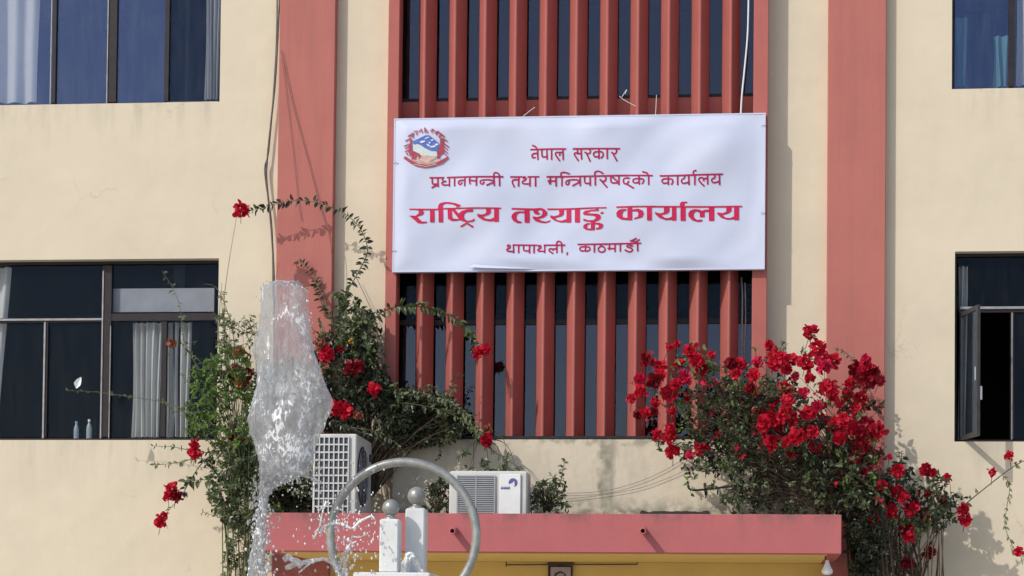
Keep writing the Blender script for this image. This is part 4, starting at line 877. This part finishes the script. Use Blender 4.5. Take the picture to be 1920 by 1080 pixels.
P3.strand([(640,610),(645,560),(672,510),(689,470),(676,430),(648,402),(600,381),(550,376),(505,386),(468,396)], -.35, .007, .002, 130, (.05, .08), .55, 'leafd', .5)
P3.strand([(625,610),(608,560),(590,525),(574,500),(558,490)], -.18, .007, .002, 34, (.035, .07), .45, 'leafd', .3)
P3.strand([(610,590),(600,560),(592,530)], -.16, .006, .003, 18, (.05, .08), .4, 'leafd', .2)
for px, py, sz, k in ((452,395,.95,'red'),(448,662,.85,'rust'),(438,700,.9,'redd'),(462,702,.95,'redd'),(455,718,.85,'red'),(322,643,.7,'rust'),(365,834,.75,'red'),(366,848,.85,'red'),(438,824,.75,'redd'),(462,826,.6,'redd'),(322,915,.95,'red'),(330,930,.7,'redd'),(315,932,.7,'red'),(302,980,.8,'red'),(306,968,.6,'red')):
    P3.flower(px, py, -.65, sz*.9, k)
P3.done('stemg')

# --- dark climber behind the tall air conditioner
P4 = Plant('climber', (U(660, 960, -.5).x, -.5, deck), 'dark climbing shrub behind the tall air conditioner with arching stems over fins', 'plant')
rt4 = [(650, 940, -.45), (700, 930, -.4), (690, 900, -.4)]
P4.mass([(585,660),(620,625),(655,615),(690,640),(712,690),(745,735),(720,830),(700,815),(600,800),(590,700)], -.65, -.25, 400, 11, .15, (.025, .075), ['leafd', 'leafd', 'leafd', 'leaf'], rt4, .6, .36, .2)
P4.mass([(590,620),(620,590),(650,565),(695,585),(712,640),(715,700),(650,680)], -.6, -.2, 60, 8, .17, (.035, .06), ['leafp', 'leaf', 'leafd'], rt4, .55, .44, .5)
P4.mass([(620,560),(650,540),(690,590),(690,680),(640,650)], -.6, -.25, 34, 8, .16, (.05, .09), ['leafp', 'leaf'], rt4, .6, .3, .3)
P4.mass([(700,725),(760,735),(850,748),(885,785),(860,820),(800,835),(720,840)], -.65, -.3, 400, 11, .14, (.035, .06), ['leafd', 'leafd', 'leafd', 'leaf'], rt4, .55, .36, .2)
P4.mass([(590,800),(600,880),(580,955),(500,955),(500,880)], -.6, -.2, 320, 11, .15, (.035, .06), ['leafd'], rt4, .55, .28, .2)
P4.strand([(690,620),(710,590),(740,576),(775,574),(812,580),(845,594),(872,612),(888,640),(895,655)], -.4, .007, .002, 120, (.05, .09), .5, 'leaf', .5)
P4.strand([(740,740),(790,742),(830,750),(865,770),(890,795),(900,815)], -.78, .006, .003, 70, (.04, .07), .5, 'leafp', .5)
P4.strand([(745,755),(800,762),(850,778),(880,800),(895,822)], -.74, .006, .003, 50, (.04, .07), .5, 'leaf', .5)
P4.strand([(640,800),(690,806),(730,822),(760,850)], -1.2, .005, .002, 34, (.035, .06), .5, 'leaf', .5)
P4.strand([(620,790),(650,802),(690,815)], -1.45, .004, .002, 24, (.035, .055), .5, 'leafd', .5)
P4.strand([(830,800),(828,830),(822,860)], -.35, .004, .002, 22, (.03, .05), .5, 'leafd', .6)
P4.strand([(720,640),(700,600),(690,585)], -.35, .005, .002, 14, (.05, .08), .6, 'leafd', .2)
P4.strand([(840,745),(850,720),(862,700)], -.4, .004, .002, 14, (.035, .055), .5, 'leaf', .3)
P4.strand([(895,815),(915,838),(945,860),(985,882)], -.4, .005, .002, 34, (.04, .07), .4, 'leafp', .5)
P4.mass([(850,850),(925,845),(985,880),(965,892),(880,884)], -.7, -.35, 16, 7, .13, (.05, .09), ['leafp', 'leaf'], [(900, 820, -.35)], .35, .2, .6)
P4.strand([(780,745),(800,725),(832,735),(850,728)], -.45, .005, .002, 34, (.04, .07), .5, 'leafp', .4)
P4.strand([(720,835),(745,838),(770,842)], -.4, .004, .002, 16, (.03, .05), .5, 'leafp', .3)
for px, py, sz, k in ((615,662,.9,'red'),(608,672,.8,'red'),(658,692,.95,'redd'),(672,688,.85,'redd'),(638,655,.5,'redd'),(703,730,.95,'red'),(630,765,.9,'red'),(650,767,1,'red'),(648,778,.7,'red'),(672,778,.65,'rust'),(658,641,.9,'yellow'),(600,645,.9,'rust'),(897,662,.8,'red'),(910,655,.85,'red'),(913,806,.7,'rust'),(914,823,.9,'red')):
    P4.flower(px, py, -.7 if px < 800 else -.5, sz*.9, k)
P4.done()

# --- small plants on the canopy deck
P5 = Plant('shrub', (U(1030, 960, -.9).x, -.9, deck), 'small green shrub right of the low air conditioner', 'plant')
P5.mass([(995,958),(998,915),(1035,890),(1060,905),(1066,958)], -1.05, -.7, 60, 9, .11, (.03, .05), ['leaf', 'leafp', 'leafd'], [(1030, 960, -.9), (1020, 962, -.85)], .55, .3)
P5.strand([(1040,930),(1052,900),(1055,880),(1060,862)], -.9, .005, .002, 26, (.035, .055), .6, 'leafp', .4)
P5.strand([(1045,935),(1056,945),(1066,955)], -.95, .004, .002, 10, (.05, .07), .5, 'leafp', .4)
P5.done()
P6 = Plant('shrub', (U(820, 960, -.8).x, -.8, deck), 'dark leafy plant between the two air conditioners', 'plant')
P6.mass([(795,960),(800,915),(825,893),(845,915),(845,960)], -.95, -.6, 46, 9, .11, (.03, .05), ['leafd', 'leafd', 'leaf'], [(820, 962, -.8)], .55, .3)
P6.done()
# weeds and a low heap of soil at the back of the deck
m = MB(); nx_ = 30
a, b = U(1185, 958, -1.5), U(1345, 958, -1.5); vs = []; fs = []
for i in range(nx_+1):
    x = a.x+(b.x-a.x)*i/nx_; h = (.02+.195*min(1, i/3, (nx_-i)/3))*(.98+.07*noise.noise(Vector((x*15, 0, 1))))
    vs += [(x, -1.66, deck+.0), (x, -1.58, deck+h*.8), (x, -1.4, deck+h), (x, -1.2, deck)]
for i in range(nx_):
    for k in range(3): o4 = i*4+k; fs.append((o4, o4+4, o4+5, o4+1))
m.add(vs, fs, True); tag(m.build('soil_heap', M['soil'], None, (a.x, -1.5, deck)), 'low dark soil heap along canopy edge beneath red bougainvillea', 'soil')
m = MB()
for k in range(520):
    q = U(rnd.uniform(1075, 1200), 962, rnd.uniform(-1.2, -.3)); q.z = deck
    leaf(m, q, Vector((rnd.uniform(-.5, .5), rnd.uniform(-.5, .3), 1)), rv(), rnd.uniform(.14, .27)*(1-.35*abs(q.x-U(1135, 962, -.7).x)/.4), .012)
tag(m.build('weeds', M['leafp']), 'tuft of pale dry weeds on canopy below the stained parapet', 'weeds', None, 'stuff')

# ------------------------------------------------------------------ fountain
FY = -5.0
FN = empty('fountain', (U(750, 1076, FY).x, FY, 0), 'white fountain top with steel hoop and two ball topped posts', 'fountain')
zt = Z(745, 1076, FY); fx = U(745, 1076, FY).x
m = MB(); m.bbox(X(674, 1076, FY), X(816, 1076, FY), FY-.29, FY+.29, zt-.07, zt, .01); m.bbox(X(690, 1076, FY), X(800, 1076, FY), FY-.22, FY+.22, .3, zt-.071, .01); m.build('pedestal', M['marble'], FN)
m = MB(); n = 48
m.lathe((fx, FY, 0), [(1.5, 0), (1.55, .02), (1.55, .5), (1.6, .52), (1.6, .58), (1.42, .58), (1.42, .3), (.01, .3)], 48, False); m.build('basin', M['marble'], FN)
for (xa, xb, yt, ybc, rb, dy) in ((714, 750.5, 974, 952, 16.3, -.12), (762, 799, 954, 930, 17.4, .10)):
    yy = FY+dy; a, b = X(xa, 1020, yy), X(xb, 1020, yy); zz_ = Z((xa+xb)/2, yt, yy); hw = (b-a)/2
    m = MB(); m.bbox(a, b, yy-hw, yy+hw, zt+.001, zz_, .012); ps = m.build('post', M['marble'], FN)
    c = U((xa+xb)/2+.5, ybc, yy); r = rb/4125*(D+yy)
    m = MB(); m.sphere(c, r, 24, 16); m.lathe((c.x, yy, zz_), [(r*.85, .001), (r*.85, .012), (r*.5, .02), (r*.42, .035), (r*.55, .05)], 20); m.build('ball_finial', M['steel'], ps)
c = U(756, 1004, FY+.02); rr = 140.0/4125*(D+FY); m = MB()
m.tube([(c.x+rr*math.sin(2*math.pi*k/72), c.y, c.z+rr*math.cos(2*math.pi*k/72)) for k in range(73)], 8.4/4125*(D+FY), 14, True, False); m.build('hoop', M['steel'], FN)

WY = -5.25
prof = [(528,514,548),(531,508,560),(537,494,566),(545,492,573),(560,492,577),(590,490,580),(610,486,582),(630,478,584),(655,474,589),(680,481,595),(705,484,602),(730,481,612),(752,476,620),(772,469,618),(795,464,608),(815,468,599),(840,480,590),(862,486,587),(880,487,582),(892,487,568),(902,487,540),(915,487,512),(930,487,503),(960,484,500),(1000,478,498),(1040,470,496),(1090,464,500)]
prof2 = []
for (y1, a1, b1), (y2, a2, b2) in zip(prof, prof[1:]):
    for k in range(7): t = k/7; prof2.append((y1+(y2-y1)*t, a1+(a2-a1)*t, b1+(b2-b1)*t))
prof2.append(prof[-1]); rings = []; n = 44
for py, a, b in prof2:
    A_, B_ = U(a, py, WY), U(b, py, WY); cx = (A_.x+B_.x)/2; hw = (B_.x-A_.x)/2; ring = []
    for j in range(n):
        t = 2*math.pi*j/n; d = Vector((math.cos(t), math.sin(t), 0)); q_ = Vector((cx, WY, A_.z))
        lowk = min(1, max(0, (py-860)/60))
        k = 1+.085*noise.noise(Vector((d.x*1.6, d.y*1.6, A_.z*6)))+(.05+.22*lowk)*noise.noise(Vector((d.x*4, d.y*4, A_.z*16)))+(.02+.12*lowk)*noise.noise(Vector((d.x*9, d.y*9, A_.z*45)))
        ring.append((cx+d.x*hw*k, WY+d.y*min(hw, .3)*.7*k, A_.z+.012*noise.noise(Vector((d.x*4, d.y*4, A_.z*3)))))
    rings.append(ring)
last = rings[-1]; zl = last[0][2]
for k in range(1, 9): rings.append([(x+.01*noise.noise(Vector((x*9, k, 1))), y, zl+(.5-zl)*k/8) for x, y, z in last])
m = MB(); m.loft(rings[::-1], True, True)
J = tag(m.build('water_jet', M['water'], None, (fx-.4, WY, .35)), 'tall frothy column of fountain water in front of left bougainvillea', 'water')
# spray: droplets and torn strands of water, too many to count
m = MB()
def drop(px, py, r, y=WY): m.sphere(U(px, py, y), r, 6, 5, (1, 1, rnd.uniform(1, 2)))
for k in range(150): drop(rnd.gauss(640, 48), rnd.uniform(860, 1075), rnd.uniform(.003, .009), WY+rnd.uniform(-.3, .3))
for k in range(120):
    t = rnd.random(); drop(600+110*t+rnd.gauss(0, 12), 985-30*t+rnd.gauss(0, 16)+60*t*t, rnd.uniform(.003, .008), WY+rnd.uniform(-.1, .1))
for k in range(90): drop(rnd.gauss(648, 13), rnd.uniform(1000, 1080), rnd.uniform(.004, .010), WY+rnd.uniform(-.1, .1))
for k in range(230): drop(rnd.uniform(498, 606), rnd.gauss(888, 20), rnd.uniform(.003, .009), WY+rnd.uniform(-.1, .1))
for k in range(260): drop(rnd.choice((478, 488, 500))+rnd.gauss(0, 9), rnd.uniform(900, 1080), rnd.uniform(.004, .011), WY+rnd.uniform(-.1, .1))
for k in range(320):                                    # beads thrown off the skin of the jet
    i_ = rnd.randrange(len(prof2)-1); py_, a_, b_ = prof2[i_]; sd_ = rnd.choice((0, 1)); px_ = (a_, b_)[sd_]+rnd.gauss(0, 5)
    drop(px_, py_+rnd.uniform(-3, 3), rnd.uniform(.002, .006), WY+rnd.uniform(-.12, .12))
for k in range(22): drop(rnd.gauss(532, 18), 530-abs(rnd.gauss(0, 5)), rnd.uniform(.002, .006))
for k in range(14): drop(rnd.uniform(505, 600), rnd.uniform(965, 1025), rnd.uniform(.003, .006))
def wstrand(pts, r0, r1):
    P = path(pts, WY, 8); nn = len(P)
    m.tube([p+Vector((0, 0, .012*noise.noise(p*14))) for p in P], [(r0+(r1-r0)*i/nn)*(1+.5*noise.noise(P[i]*22)) for i in range(nn)], 7)
wstrand([(600,1000),(612,985),(640,982),(660,990),(676,978),(696,968),(704,976)], .014, .006)
wstrand([(588,1010),(598,990),(604,965),(612,940)], .008, .010)
wstrand([(535,1066),(560,1058),(590,1050),(612,1050),(628,1060),(640,1082)], .020, .014)
wstrand([(532,1050),(540,1044),(552,1052),(566,1062)], .022, .03)
wstrand([(560,1075),(585,1055),(620,1047)], .009, .005)
wstrand([(540,880),(562,884),(585,896),(602,905)], .026, .010)
wstrand([(650,1082),(646,1050),(652,1025),(668,1015)], .014, .006)
wstrand([(636,1082),(640,1055),(646,1035)], .010, .005)
wstrand([(660,1005),(675,1008),(690,998)], .005, .004)
wstrand([(758,1076),(765,1045),(780,1052),(794,1075)], .03, .03)
tag(m.build('water_spray', M['spray']), 'scattered white droplets and torn strands of fountain spray', 'spray', None, 'stuff')
for o in list(bpy.data.objects):
    if '_o' in o: del o['_o']
